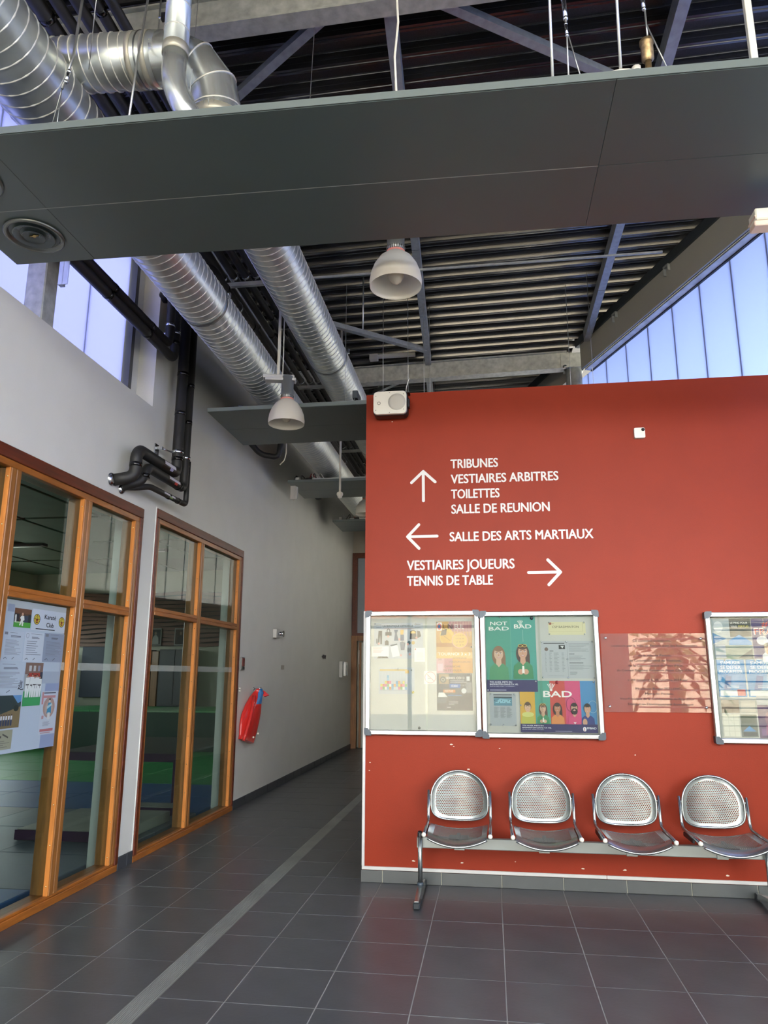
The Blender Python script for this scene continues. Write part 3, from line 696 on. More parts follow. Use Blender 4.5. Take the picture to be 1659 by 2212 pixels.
mb = MB(); helix(mb, -1.63, 4.85, 4.16, 15.9, .2, .076); obj('spiral_seam', mb, seam_m, dB)
for y in (7.1, 10.1):
    mb = MB(); ring(mb, (-1.63, y, 4.85), (0, 1, 0), .2, .05, .005); obj('joint_collar', mb, MATS['joint_dark'], dB)
mb = MB(); mb.bbox(-1.435, 7.09, 4.88, -1.40, 7.12, 4.93, .003); obj('clamp_bolt', mb, chrome, dB)
mb = MB(); mb.lathe([(.0001, 0), (.2, 0), (.204, .03)], (0, 0, 0), 36, T=lambda x, y, z: (-1.63+x, 4.10+z, 4.85+y)); obj('end_plate', mb, mat('smooth_galvanised', 'd2d7d3', .24, metal=.78, noise=.05, nscale=4), dB)
# branch duct with a segmented elbow that drops to the panel
BR = .134
br = thing('branch_duct', (-2.0, 3.0, 4.68), 'short spiral branch duct leaving the wall-side duct and bending down to the big panel', 'duct')
mb = MB(); mb.tube([(-2.26, 3.0, 4.70), (-1.9, 3.0, 4.68), (-1.60, 3.0, 4.66)], BR, 36); obj('duct_tube', mb, galv, br)
mbh = MB(); helix(mbh, 0, 0, -2.20, -1.76, BR, .055, .004)
mbh.v = [(p[1], 3.0+p[0], 4.66-(p[1]+1.6)*.061+p[2]) for p in mbh.v]; obj('spiral_seam', mbh, seam_m, br)
for xx, w, m in ((-2.24, .010, seam_m), (-2.21, .025, tape_m), (-1.74, .028, tape_m), (-1.70, .008, mat('joint_dark', '8e9290', .35, metal=.9)), (-1.66, .030, tape_m)):
    mb = MB(); ring(mb, (xx, 3.0, 4.66-(xx+1.6)*.061), (1, 0, -.06), BR, w, .003, 36); obj('band', mb, m, br)
gores = [(-1.62, 3.0, 4.66), (-1.54, 3.0, 4.655), (-1.43, 3.03, 4.61), (-1.355, 3.07, 4.51), (-1.335, 3.10, 4.39), (-1.33, 3.11, 4.045)]
mb = MB(); mb.tube(gores, BR, 32, caps=False); obj('elbow', mb, MATS['smooth_galvanised'], br)
for i in (1, 2, 3, 4):
    p = Vector(gores[i]); d = (Vector(gores[i+1])-p).normalized()+(p-Vector(gores[i-1])).normalized()
    mb = MB(); ring(mb, p, d, BR, .007, .003, 36); obj('elbow_seam', mb, seam_m, br)
mb = MB(); ring(mb, (-1.333, 3.104, 4.33), (.01, .02, -1), BR, .05, .002, 36); obj('tape_band', mb, tape_m, br)
mb = MB(); mb.lathe([(.165, 0), (BR+.002, .07)], (0, 0, 0), 32, T=lambda x, y, z: (-2.31+z*1.3, 3.0+x, 4.703+y)); obj('saddle_collar', mb, MATS['smooth_galvanised'], br)
# small round duct dropping to the panel
sd = thing('small_duct', (-1.42, 2.78, 4.3), 'narrow round duct dropping in front of the elbow and bending away', 'duct')
SR = .060; SX, SY = -1.425, 2.78
mb = MB(); mb.tube([(SX, SY, 5.66), (SX, SY, 4.47)], SR, 28); obj('duct_tube', mb, galv, sd)
mb = MB(); mb.tube(bend([(SX, SY, 4.47), (SX, SY, 4.26), (-1.30, 2.88, 4.05)], .16, 12), SR*.97, 28); obj('bend', mb, MATS['smooth_galvanised'], sd)
for z in (5.2, 5.0, 4.86, 4.72, 4.58):
    mb = MB(); ring(mb, (SX, SY, z), (0, 0, 1), SR, .006, .002); obj('seam_ring', mb, seam_m, sd)
mb = MB(); ring(mb, (SX, SY, 4.47), (0, 0, 1), SR, .05, .003); obj('tape_band', mb, tape_m, sd)
mb = MB(); mb.box(SX-.085, SY-.01, 4.66, SX-.06, SY+.01, 4.70); mb.tube([(SX-.10, SY, 4.68), (SX-.055, SY, 4.68)], .006, 6); obj('clamp', mb, chrome, sd)

# ============================================================ BLACK INSULATED PIPES
def pipe(name, pts, r, label, joints=(), clamps=(), group=None, rb=.1):
    t = thing(name, pts[0], label, 'pipe', group)
    P = bend(pts, rb, 7) if len(pts) > 2 else [Vector(p) for p in pts]
    mb = MB(); mb.tube(P, r, 18); obj('insulation', mb, rubber, t)
    for (c, d) in joints:
        mb = MB(); ring(mb, c, d, r, .035, .0025, 18); obj('tape_joint', mb, black_tape, t)
    for (c, d) in clamps:
        mb = MB(); ring(mb, c, d, r, .028, .006, 18); obj('clamp', mb, chrome, t)
    return t
px_ = [-2.57, -2.445, -2.33, -2.215, -2.11, -2.02]; rr_ = [.047, .047, .036, .036, .034, .032]
ords = ['first', 'second', 'third', 'fourth', 'fifth', 'sixth']
for i, (x, r) in enumerate(zip(px_, rr_)):
    y1 = 15.9
    js_ = [((x, 2.75+.22*((i*2) % 3), 5.25), (0, 1, 0)), ((x, 6.9+.2*(i % 3), 5.25), (0, 1, 0)), ((x, 4.9, 5.25), (0, 1, 0))]
    pipe('insulated_pipe', [(x, -3.3, 5.25), (x, y1, 5.25)], r, 'black insulated pipe under the roof, %s from the left wall in its row' % ords[i], js_,
         [((x, yy, 5.25), (0, 1, 0)) for yy in (3.47, 6.05, 8.62, 11.4)])
for n_, yy in enumerate((3.47, 6.05, 8.62, 11.4)):
    t = thing('pipe_rail', (-2.3, yy, 5.17), ['steel rail carrying the black pipes behind the branch duct', 'steel rail carrying the black pipes between the two long ducts, beyond the big panel',
        'steel rail carrying the black pipes behind the second pendant lamp', 'farthest steel rail under the black pipes'][n_], 'rail')
    mb = MB(); mb.bbox(-2.66, yy-.02, 5.135, -1.76 if n_ == 1 else -1.72, yy+.02, 5.175, .002); obj('channel', mb, galv, t)
    for x in px_:
        mb = MB(); mb.tube([(x, yy, 5.17), (x, yy, 5.20)], .006, 6); obj('stud', mb, chrome, t)
    for x in (-2.64, -1.9):
        mb = MB(); mb.tube([(x, yy, 5.17), (x, yy, 5.66)], .005, 6); obj('rod', mb, steel_w, t)
mb = MB(); mb.bbox(-1.75, 6.04, 5.16, 1.6, 6.06, 5.18, .002); obj('cross_channel', mb, galv_dark, label='long thin steel channel running across under the roof deck', cat='rail', origin=(0, 6.05, 5.17))
# larger dark pipe above the wall-side duct
pipe('insulated_pipe', [(-2.995, 6.0, 5.05), (-2.55, 5.50, 5.04), (-2.34, 5.50, 5.0), (-2.34, 15.9, 5.0)], .058, 'thick black pipe that bends out of the wall and follows the left duct',
     [((-2.34, 6.6+.75*k, 5.0), (0, 1, 0)) for k in range(6)]+[((-2.34, 5.85, 5.0), (0, 1, 0))], [((-2.34, 6.2+1.75*k, 5.0), (0, 1, 0)) for k in range(4)], rb=.2)
# horizontal pair along the left high window with elbows
pipe('insulated_pipe', [(-2.85, -3.0, 4.40), (-2.85, 5.99, 4.40), (-2.85, 5.99, 4.74), (-2.85, 5.99, 4.96)], .042, 'lower of two black pipes crossing the left high window',
     [((-2.85, 4.78, 4.40), (0, 1, 0)), ((-2.85, 5.45, 4.40), (0, 1, 0)), ((-2.85, 5.99, 4.56), (0, 0, 1))], [((-2.85, 5.99, 4.66), (0, 0, 1))], rb=.08)
pipe('insulated_pipe', [(-2.85, -3.0, 4.49), (-2.85, 5.87, 4.49), (-2.85, 5.87, 4.8), (-2.85, 5.87, 4.96)], .040, 'upper of two black pipes crossing the left high window',
     [((-2.85, 4.85, 4.49), (0, 1, 0)), ((-2.85, 5.5, 4.49), (0, 1, 0))], [((-2.85, 5.87, 4.68), (0, 0, 1))], rb=.08)
ub = thing('strut_bracket', (-2.82, 4.16, 4.2), 'perforated steel strut hanging below the two pipes at the left window', 'bracket')
mb = MB(); mb.bbox(-2.88, 4.19, 4.145, -2.845, 4.23, 4.75, .002); mb.bbox(-2.845, 4.19, 4.145, -2.805, 4.195, 4.75, .001); obj('strut', mb, galv, ub)
for k in range(6):
    mb = MB(); mb.tube([(-2.846, 4.21, 4.19+.06*k), (-2.8435, 4.21, 4.19+.06*k)], .009, 8); obj('slot', mb, black_pl, ub)
wb = thing('pipe_bracket', (-2.98, 5.72, 4.6), 'small steel bracket holding the pipe elbows to the left wall', 'bracket')
mb = MB(); mb.bbox(-2.998, 5.955, 4.62, -2.90, 5.985, 4.66, .002); mb.bbox(-2.998, 5.94, 4.54, -2.985, 6.0, 4.70, .002); obj('arm', mb, galv, wb)
# vertical pair
VX = -2.86
pipe('insulated_pipe', [(VX, 6.23, 5.35), (VX, 6.23, 3.36), (VX, 5.50, 3.36), (VX, 5.45, 3.30), (VX, 5.45, 3.12), (VX-.134, 5.36, 3.07)], .050, 'thick black riser on the left wall that loops back in the upper of three bends',
     [((VX, 6.23, 4.35), (0, 0, 1)), ((VX, 6.23, 3.95), (0, 0, 1)), ((VX, 5.45, 3.22), (0, 0, 1)), ((VX, 6.23, 3.50), (0, 0, 1))], [((VX, 6.23, 3.565), (0, 0, 1))], rb=.07)
pipe('insulated_pipe', [(VX, 6.41, 5.35), (VX, 6.41, 3.258), (VX, 5.67, 3.258), (VX, 5.62, 3.20), (VX-.02, 5.60, 3.12), (VX-.134, 5.48, 3.045)], .042, 'black riser beside the thick one, looping back in the middle bend',
     [((VX, 6.41, 4.3), (0, 0, 1)), ((VX, 6.41, 3.92), (0, 0, 1)), ((VX, 6.28, 3.258), (0, 1, 0)), ((VX, 5.615, 3.17), (0, 0, 1))], [((VX, 6.41, 3.56), (0, 0, 1))], rb=.08)
pipe('insulated_pipe', [(VX, 6.484, 3.55), (VX, 6.484, 3.12), (VX, 5.72, 3.105), (VX-.06, 5.58, 3.06), (VX-.134, 5.50, 3.05)], .026, 'thin black pipe forming the lowest of the three bends on the left wall',
     [((VX, 6.30, 3.115), (0, 1, 0)), ((VX, 6.1, 3.11), (0, 1, 0))], rb=.05)
for (y, z, r) in ((5.33, 3.07, .05), (5.50, 3.03, .04)):
    mb = MB(); mb.lathe([(r*.7, .02), (r, .012), (r*1.1, 0)], (0, 0, 0), 16, T=lambda a, b, c, y=y, z=z: (-2.997+c, y+a, z+b)); obj('wall_rosette', mb, chrome, label='small chrome rosette where %s black pipe enters the left wall' % ('the thickest' if y < 5.4 else 'the thinnest'), cat='rosette', origin=(-2.99, y, z))
pb = thing('pipe_bracket', (-2.98, 6.0, 3.56), 'chrome bracket clamping the two risers to the left wall', 'bracket')
mb = MB(); mb.bbox(-2.998, 6.02, 3.50, -2.985, 6.10, 3.60, .002); mb.bbox(-2.985, 6.05, 3.545, -2.93, 6.08, 3.575, .002); mb.tube([(-2.95, 6.06, 3.56), (-2.90, 6.20, 3.56)], .008, 6); obj('arm', mb, chrome, pb)
for k, (y, z, c, lab) in enumerate(((6.02, 3.36, 'b9b3dd', 'pale violet sticker on the upper black pipe bend'), (6.15, 3.258, 'd9473c', 'red and white sticker on the middle black pipe bend'), (6.10, 3.108, '8fae6a', 'white and green sticker on the thin lowest pipe'))):
    r = (.0535, .0435, .0275)[k]; mb = MB(); n = 6; 
    def curv(y0, y1, a0, a1, rr, mi):
        vs = []
        for i in range(n+1):
            a = R(a0+(a1-a0)*i/n); vs += [(VX+rr*math.cos(a), y0, z+rr*math.sin(a)), (VX+rr*math.cos(a), y1, z+rr*math.sin(a))]
        mb.add(vs, [(2*i, 2*i+1, 2*i+3, 2*i+2) for i in range(n)], mi)
    curv(y-.16, y+.13, -55, 40, r, 0); curv(y-.14, y+.09, -8, 28, r+.0006, 1); curv(y-.02, y+.04, -40, -10, r+.0006, 2)
    obj('pipe_sticker', mb, [pm('2c2118') if k < 2 else rubber, pm('e6e2ea'), pm(c)], label=lab, cat='sticker', origin=(VX, y, z))
# small elbows further on
pipe('insulated_pipe', [(-2.995, 7.9, 4.5), (-2.72, 8.25, 4.16), (-2.5, 8.3, 4.12), (-2.45, 8.3, 4.6)], .035, 'black pipe elbow peeping out behind the second hanging panel', rb=.08)
pipe('insulated_pipe', [(-2.995, 10.9, 4.6), (-2.62, 11.0, 4.24), (-2.5, 11.0, 4.6)], .035, 'black pipe elbow peeping out behind the third hanging panel', rb=.08)

# ============================================================ PENDANT LAMPS
def lamp(x, y, zr, label, box=False, s=1.0, top=5.66):
    t = thing('pendant_lamp', (x, y, zr), label, 'lamp', 'white pendant lamps')
    L = lambda pr: [(r*s, z*s) for r, z in pr]
    mb = MB(); mb.lathe(L([(.165, -.005), (.168, .03), (.160, .085), (.140, .14), (.108, .19), (.070, .222), (.058, .232), (.055, .232), (.066, .216), (.104, .184), (.135, .135), (.155, .082), (.162, .03), (.161, -.003), (.165, -.005)]), (x, y, zr), 48); obj('shade', mb, opal, t)
    mb = MB(); mb.lathe(L([(.060, .228), (.062, .236), (.060, .244)]), (x, y, zr), 32); obj('rim_ring', mb, mat('pink_gasket', 'd98a7c', .5), t)
    mb = MB(); mb.lathe(L([(.0001, .24), (.052, .24), (.058, .262), (.058, .285), (.0572, .285), (.0572, .46), (.0001, .465)]), (x, y, zr), 32); h = obj('housing', mb, mat('lamp_housing', 'a9aeab', .35, metal=.6), t)
    for k in range(24):
        a = k*math.pi/12; q = MB(); c, s_ = math.cos(a), math.sin(a)
        q.tube([(x+.054*s*c, y+.054*s*s_, zr+.247*s), (x+.0595*s*c, y+.0595*s*s_, zr+.272*s)], .0038*s, 5); obj('cooling_fin', q, mat('fin_dark', '55524c', .5), h)
    mb = MB(); mb.lathe(L([(.022, .232), (.030, .20), (.046, .14), (.052, .10), (.048, .06), (.034, .032), (.015, .018), (.0001, .014)]), (x, y, zr), 28); obj('bulb', mb, mat('bulb_glass', 'cfc9b8', .22, spec=.7, coat=.4), t)
    if box:
        mb = MB(); T = lambda X, Y, Z: (x-.07+X*.97-Y*.22, y+Y*.97+X*.22, Z)
        mb.bbox(-.16, -.045, zr+.44*s, .13, .045, zr+.475*s, .004, T=T); mb.bbox(-.14, -.055, zr+.415*s, .145, .03, zr+.44*s, .003, T=T); obj('gear_box', mb, white_metal, t)
        mb = MB(); mb.bbox(x-.105, y-.012, zr+.475*s, x-.08, y+.012, top, .002); obj('stem', mb, white_pl, t)
        mb = MB(); mb.tube([(x-.045, y-.02, zr+.47*s), (x-.05, y+.0, zr+.7), (x-.052, y, zr+.9), (x-.05, y, top)], .005, 6); obj('flex', mb, white_pl, t)
    else:
        mb = MB(); mb.tube([(x, y, zr+.46*s), (x, y, top)], .008, 8); obj('stem', mb, white_pl, t)
lamp(-.532, 4.2, 3.955, 'nearest white bell pendant lamp, just beyond the big overhead panel')
lamp(-1.806, 6.2, 3.79, 'white bell pendant lamp with a box above it, left of the red wall', True)
lamp(-1.865, 11.0, 3.985, 'far white pendant lamp half hidden behind the red wall edge')
pr = thing('ceiling_sensor', (-1.665, 8.0, 3.52), 'white sensor on a long thin stem hanging in front of the third panel', 'sensor')
mb = MB(); mb.tube([(-1.665, 8, 3.58), (-1.675, 8, 5.66)], .0125, 12); obj('stem', mb, white_pl, pr)
mb = MB(); mb.lathe([(.0001, -.005), (.018, -.002), (.026, .012), (.030, .03)], (-1.665, 8, 3.515), 20); mb.lathe([(.034, .03), (.038, .045), (.034, .062), (.014, .075)], (-1.665, 8, 3.515), 20); obj('sensor_head', mb, white_pl, pr)
wbx = thing('wall_box', (-2.59, 9.42, 3.95), 'narrow white box hung under the left end of the third panel', 'box')
mb = MB(); mb.bbox(-2.632, 9.34, 3.85, -2.562, 9.38, 4.04, .003); mb.bbox(-2.562, 9.345, 3.855, -2.54, 9.40, 4.03, .002); obj('housing', mb, white_metal, wbx)
mb = MB(); mb.tube([(-2.60, 9.36, 3.85), (-2.59, 9.36, 3.835), (-2.56, 9.36, 3.85)], .003, 6); obj('cord_loop', mb, white_pl, wbx)
# clutter of connectors on the far panels
def tangle(x, y, z, w, label, seed, box=True):
    t = thing('wiring_bundle', (x, y, z), label, 'wiring'); rn = random.Random(seed)
    cols = [black_pl, white_pl, mat('wire_red', 'a33a32', .5), steel_w, black_pl, white_pl]
    for k in range(8):
        a = x+rn.uniform(0, w); mb = MB(); p = [(a, y+rn.uniform(0, .1), z), (a+rn.uniform(-.05, .08), y+.05, z+rn.uniform(.06, .15)), (a+rn.uniform(.03, .15), y+rn.uniform(0, .1), z+rn.uniform(.0, .05))]
        mb.tube(bend(p, .05, 5), .006, 6); obj('wire', mb, cols[k % 6], t)
    if box:
        mb = MB(); mb.bbox(x, y, z, x+.05, y+.05, z+.06, .003); obj('connector', mb, white_pl, t)
    mb = MB(); mb.bbox(x+w*.5, y, z, x+w*.5+.09, y+.05, z+.05, .008); obj('adapter', mb, black_pl, t)
tangle(-2.64, 9.60, 4.17, .30, 'loose wires and connectors on the left end of the third panel', 3)
tangle(-2.62, 12.55, 4.23, .55, 'tangle of dark wires on the farthest panel', 5)
for k, (x, y) in enumerate(((-2.60, 6.62), (-2.42, 6.66))):
    t = thing('rail_foot', (x, y, 4.1), ['black strut end at the very left of the second panel', 'black strut end with a chrome clip, right of the other on the second panel'][k], 'bracket')
    mb = MB(); mb.bbox(x-.03, y, 4.115, x+.02, y+.3, 4.15+.03*k, .003); obj('strut', mb, MATS['dark_steel'], t)
    mb = MB(); mb.tube([(x-.02, y, 4.10), (x-.005, y, 4.13), (x+.01, y, 4.13), (x+.03, y, 4.10)], .006, 6); obj('clip', mb, chrome, t)
t = thing('rail_foot', (-1.24, 6.6, 4.1), 'dark strut end with a clip beside the top left corner of the red wall', 'bracket')
mb = MB(); mb.bbox(-1.265, 6.6, 4.17, -1.215, 6.8, 4.25, .003); obj('strut', mb, MATS['dark_steel'], t)
mb = MB(); mb.tube([(-1.24, 6.6, 4.17), (-1.24, 6.6, 4.10)], .01, 6); mb.bbox(-1.27, 6.59, 4.10, -1.20, 6.63, 4.115, .002); obj('clip', mb, chrome, t)
wire('power_cable', [(-2.28, 7.8, 4.6), (-2.26, 7.8, 4.02), (-2.28, 7.8, 3.93), (-2.33, 7.8, 3.88)], .007, white_pl, 'loose white cable end dangling behind the second panel', 'cable')
# thin suspension cables behind the near lamp
for (x, y, z0, lab) in ((-1.02, 7.0, 4.1, 'thin steel wire right of the upper spiral duct, near the big panel'), (-.62, 7.3, 4.1, 'leftmost of the thin wires ending behind the loudspeaker'), (-.77, 7.1, 4.1, 'thin wire between spiral duct and nearest lamp'),
                 (-.58, 7.6, 4.1, 'thin wire second of the pair below the nearest lamp'), (.92, 7.4, 3.92, 'left of two thin wires in front of the blue translucent wall'), (1.12, 7.2, 3.92, 'right of two thin wires in front of the blue translucent wall'),
                 (-1.42, 7.0, 4.1, 'thin dark wire right of the second lamp box'), (-2.25, 5.0, 4.7, 'thin rod beside the elbow of the thick black pipe')):
    wire('suspension_wire', [(x, y, 5.66+SL*x), (x, y, z0)], .0028 if x > -2 else .005, steel_w, lab, 'wire')
wire('hanging_rod', [(-1.22, 6.9, 5.64), (-1.22, 6.9, 5.05)], .008, steel_w, 'short pale rod above the upper spiral duct, beyond the big panel', 'rod')
wire('suspension_wire', [(-.66, 9.4, 5.64), (-.66, 9.4, 4.1)], .004, steel_w, 'thin vertical wire beyond the far beam, over the loudspeaker', 'wire')
t = thing('strip_socket', (-.95, 7.9, 5.3), 'small white batten with end box under the far roof deck', 'light fitting')
mb = MB(); mb.bbox(-1.46, 8.76, 5.56, -1.35, 8.84, 5.635, .004); obj('end_box', mb, white_pl, t)
mb = MB(); mb.bbox(-1.35, 8.78, 5.59, -.86, 8.83, 5.635, .003); obj('batten', mb, white_pl, t)

# ============================================================ PRINTED SHEETS
class Sheet:
    """a flat printed sheet: one part for the paper, one for the inks laid on it"""
    def __init__(s, name, label, cat, axis, pos, a0, a1, z0, z1, paper, group=None, glossy=False, skew=0.):
        s.axis, s.pos, s.a0, s.a1, s.z0, s.z1, s.skew = axis, pos, a0, a1, z0, z1, skew
        if axis == 'x': s.a0, s.a1, s.z0, s.z1 = a0*.9895, a1*.9895, 1.53+(z0-1.53)*.9895, 1.53+(z1-1.53)*.9895
        s.mb = MB(); s.cols = []; s.k = 0
        org = (pos, a0, z0) if axis == 'x' else (a0, pos, z0)
        s.t = thing(name, org, label, cat, group); s.W = a1-a0; s.H = z1-z0
        m = MB(); vs = [s.P(0, 1, 0), s.P(1, 1, 0), s.P(1, 0, 0), s.P(0, 0, 0)]; vb = [s.P(0, 1, -4), s.P(1, 1, -4), s.P(1, 0, -4), s.P(0, 0, -4)]
        m.add(vs+vb, [(0, 1, 2, 3), (4, 7, 6, 5), (0, 4, 5, 1), (1, 5, 6, 2), (2, 6, 7, 3), (3, 7, 4, 0)]); s.paper = obj('paper', m, pm(paper), s.t)
    def P(s, u, v, k):
        a = s.a0+u*s.W; z = s.z1-v*s.H+s.skew*(u-.5)*s.W; d = .00013*(k+1)
        return (s.pos+d, a, z) if s.axis == 'x' else (a, s.pos-d, z)
    def mi(s, c):
        if c not in s.cols: s.cols.append(c)
        return s.cols.index(c)
    def r(s, u0, v0, u1, v1, c):
        s.k += 1; k = s.k; s.mb.add([s.P(u0, v1, k), s.P(u1, v1, k), s.P(u1, v0, k), s.P(u0, v0, k)], [(0, 1, 2, 3)], s.mi(c)); return s
    def p(s, pts, c):
        s.k += 1; k = s.k; s.mb.add([s.P(u, v, k) for u, v in pts], [tuple(range(len(pts)))], s.mi(c)); return s
    def e(s, u, v, ru, rv, c, n=20, a0=0, a1=360):
        s.k += 1; k = s.k; m = n if a1-a0 == 360 else n+1
        s.mb.add([s.P(u+ru*math.cos(R(a0+(a1-a0)*i/n)), v+rv*math.sin(R(a0+(a1-a0)*i/n)), k) for i in range(m)], [tuple(range(m))], s.mi(c)); return s
    def ring(s, u, v, ru, rv, w, c, n=24):
        s.k += 1; k = s.k; q = s.H/s.W
        o = [s.P(u+ru*math.cos(2*math.pi*i/n), v+rv*math.sin(2*math.pi*i/n), k) for i in range(n)]
        i_ = [s.P(u+(ru-w*q)*math.cos(2*math.pi*i/n), v+(rv-w)*math.sin(2*math.pi*i/n), k) for i in range(n)]
        s.mb.add(o+i_, [(i, (i+1) % n, n+(i+1) % n, n+i) for i in range(n)], s.mi(c)); return s
    def line(s, u0, v0, u1, v1, w, c):
        du, dv = (u1-u0)*s.W, (v1-v0)*s.H; L = math.hypot(du, dv); nu, nv = -dv/L*w/2*s.H/s.W, du/L*w/2
        return s.p([(u0+nu, v0+nv), (u1+nu, v1+nv), (u1-nu, v1-nv), (u0-nu, v0-nv)], c)
    def t_(s, txt, u, v, h, c, width=None, align='l', bold=.006):
        """v is the baseline, h the capital height, both in fractions of the sheet height"""
        s.k += 1; k = s.k
        put_text(s.mb, txt, u*s.W, -v*s.H, h*s.H, lambda x, y: s.P(x/s.W, -y/s.H, k), s.mi(c), bold, width*s.W if width else None, align); return s
    def lines(s, u0, v0, u1, v1, n, c, th=.35, seed=1):
        rn = random.Random(seed); st = (v1-v0)/n; s.k += 1; k = s.k
        for i in range(n):
            e = u0+(u1-u0)*rn.uniform(.55, 1); v = v0+i*st
            s.mb.add([s.P(u0, v+st*th, k), s.P(e, v+st*th, k), s.P(e, v, k), s.P(u0, v, k)], [(0, 1, 2, 3)], s.mi(c))
        return s
    def person(s, u, v, h, skin, hair, top, long=False, beard=False, band=None, arms=False):
        """bust portrait; (u, v) the middle of the face, h the face half-height"""
        q = s.H/s.W; w = h*q*.72; dk = '4a2a24'
        if long: s.e(u, v+h*.3, w*1.45, h*1.55, hair); s.r(u+w*.5, v+h*.4, u+w*1.5, v+h*2.5, hair)
        s.p([(u-w*2.2, v+h*4.2), (u-w*2.0, v+h*2.2), (u-w*1.0, v+h*1.55), (u+w*1.0, v+h*1.55), (u+w*2.0, v+h*2.2), (u+w*2.2, v+h*4.2)], top)
        s.p([(u-w*.5, v+h*.6), (u+w*.5, v+h*.6), (u+w*.6, v+h*1.6), (u, v+h*2.1), (u-w*.6, v+h*1.6)], skin)
        s.e(u, v-h*.15, w*1.16, h*1.12, hair); s.e(u, v+h*.05, w, h, skin)
        s.e(u, v-h*.75, w*.95, h*.42, hair)
        if beard: s.e(u, v+h*.72, w*1.02, h*.75, hair); s.e(u, v+h*.5, w*.42, h*.18, skin)
        for d in (-1, 1):
            s.r(u+d*w*.42-w*.22, v-h*.26, u+d*w*.42+w*.22, v-h*.18, dk); s.e(u+d*w*.42, v-h*.06, w*.17, h*.08, 'f4efe8', 8); s.e(u+d*w*.42, v-h*.06, w*.08, h*.07, dk, 8)
        s.p([(u, v), (u+w*.16, v+h*.32), (u-w*.10, v+h*.32)], 'b9836b'); s.e(u, v+h*.53, w*.40, h*.13, 'a8423f', 10, 0, 180); s.r(u-w*.28, v+h*.53, u+w*.28, v+h*.58, 'f6f1ea')
        if band:
            s.ring(u-w*.48, v-h*.95, w*.5, h*.24, h*.09, band, 14); s.ring(u+w*.48, v-h*.95, w*.5, h*.24, h*.09, band, 14)
        if arms:
            s.p([(u-w*2.2, v+h*3.0), (u-w*.3, v+h*2.8), (u-w*.2, v+h*3.6), (u-w*1.8, v+h*4.2)], top); s.p([(u+w*2.2, v+h*3.0), (u+w*.3, v+h*2.8), (u+w*.2, v+h*3.6), (u+w*1.8, v+h*4.2)], top)
            s.e(u-w*.55, v+h*3.1, w*.62, h*.42, skin); s.e(u+w*.55, v+h*3.1, w*.62, h*.42, skin); s.p([(u-w*.2, v+h*2.2), (u+w*.2, v+h*2.2), (u+w*.28, v+h*3.3), (u-w*.28, v+h*3.3)], 'f3efe6')
        return s
    def done(s, pins=None, pin_c='c9cccb'):
        obj('print', s.mb, [pm(c) for c in s.cols] or [pm('ffffff')], s.t)
        for (u, v) in (pins or []):
            q = MB(); c = s.P(u, v, 12)
            if s.axis == 'y': q.lathe([(.0001, .007), (.006, .006), (.007, 0)], (0, 0, 0), 12, T=lambda x, y, z: (c[0]+x, c[1]-z, c[2]+y))
            else: q.lathe([(.0001, .007), (.006, .006), (.007, 0)], (0, 0, 0), 12, T=lambda x, y, z: (c[0]+z, c[1]+x, c[2]+y))
            obj('magnet', q, chrome if pin_c == 'c9cccb' else mat('magnet_'+pin_c, pin_c, .3), s.t)
        return s.t
def shuttle(S, u, v, w, h, c='f4f2ec'):
    for k in range(-2, 3):
        S.p([(u+k*w*.08, v+h*.7), (u+k*w*.26-w*.07, v-abs(k)*-h*.06), (u+k*w*.26, v-h*.06+abs(k)*h*.06), (u+k*w*.26+w*.07, v+abs(k)*h*.06), (u+k*w*.08+w*.05, v+h*.7)], c)
    S.e(u, v+h*.85, w*.2, h*.16, c, 12)

# ============================================================ WALL SIGNAGE
sign_m = mat('white_vinyl', 'cfccc6', .5)
def wall_text(txt, x0, x1, z, h, t):
    mb = MB(); put_text(mb, txt, x0, z, h, lambda a, b: (a, 5.9143, b), 0, .028, x1-x0); obj('lettering', mb, sign_m, t)
def arrow(cx, cz, d, L, t, hw=.105, w=.024):
    mb = MB()
    def seg(p, q):
        (x0, z0), (x1, z1) = p, q; a = math.atan2(z1-z0, x1-x0); pts = []
        for i in range(7): b = a+math.pi/2+math.pi*i/6; pts.append((x0+w/2*math.cos(b), z0+w/2*math.sin(b)))
        for i in range(7): b = a-math.pi/2+math.pi*i/6; pts.append((x1+w/2*math.cos(b), z1+w/2*math.sin(b)))
        seg.k += 1; kk = 5.9143-.0001*seg.k
        mb.add([(x, kk, z) for x, z in pts], [tuple(range(14))])
    seg.k = 0
    dx, dz = d; tip = (cx+dx*L/2, cz+dz*L/2)
    seg((cx-dx*L/2, cz-dz*L/2), tip)
    seg(tip, (tip[0]-dx*.095-dz*hw*.95, tip[1]-dz*.095+dx*hw*.95)); seg(tip, (tip[0]-dx*.095+dz*hw*.95, tip[1]-dz*.095-dx*hw*.95))
    obj('arrow', mb, sign_m, t)
t = thing('direction_sign', (-.28, 5.914, 2.84), 'white up arrow and the four lines TRIBUNES to SALLE DE REUNION on the red wall', 'sign')
arrow(-.517, 3.078, (0, 1), .255, t)
for s_, x1, z in (('TRIBUNES', .106, 3.224), ('VESTIAIRES ARBITRES', .592, 3.092), ('TOILETTES', .111, 2.963), ('SALLE DE REUNION', .511, 2.834)): wall_text(s_, -.284, x1, z, .079, t)
t = thing('direction_sign', (-.3, 5.914, 2.6), 'white left arrow with SALLE DES ARTS MARTIAUX on the red wall', 'sign')
arrow(-.53, 2.648, (-1, 0), .245, t); wall_text('SALLE DES ARTS MARTIAUX', -.302, .843, 2.602, .079, t)
t = thing('direction_sign', (-.65, 5.914, 2.24), 'white right arrow with VESTIAIRES JOUEURS and TENNIS DE TABLE on the red wall', 'sign')
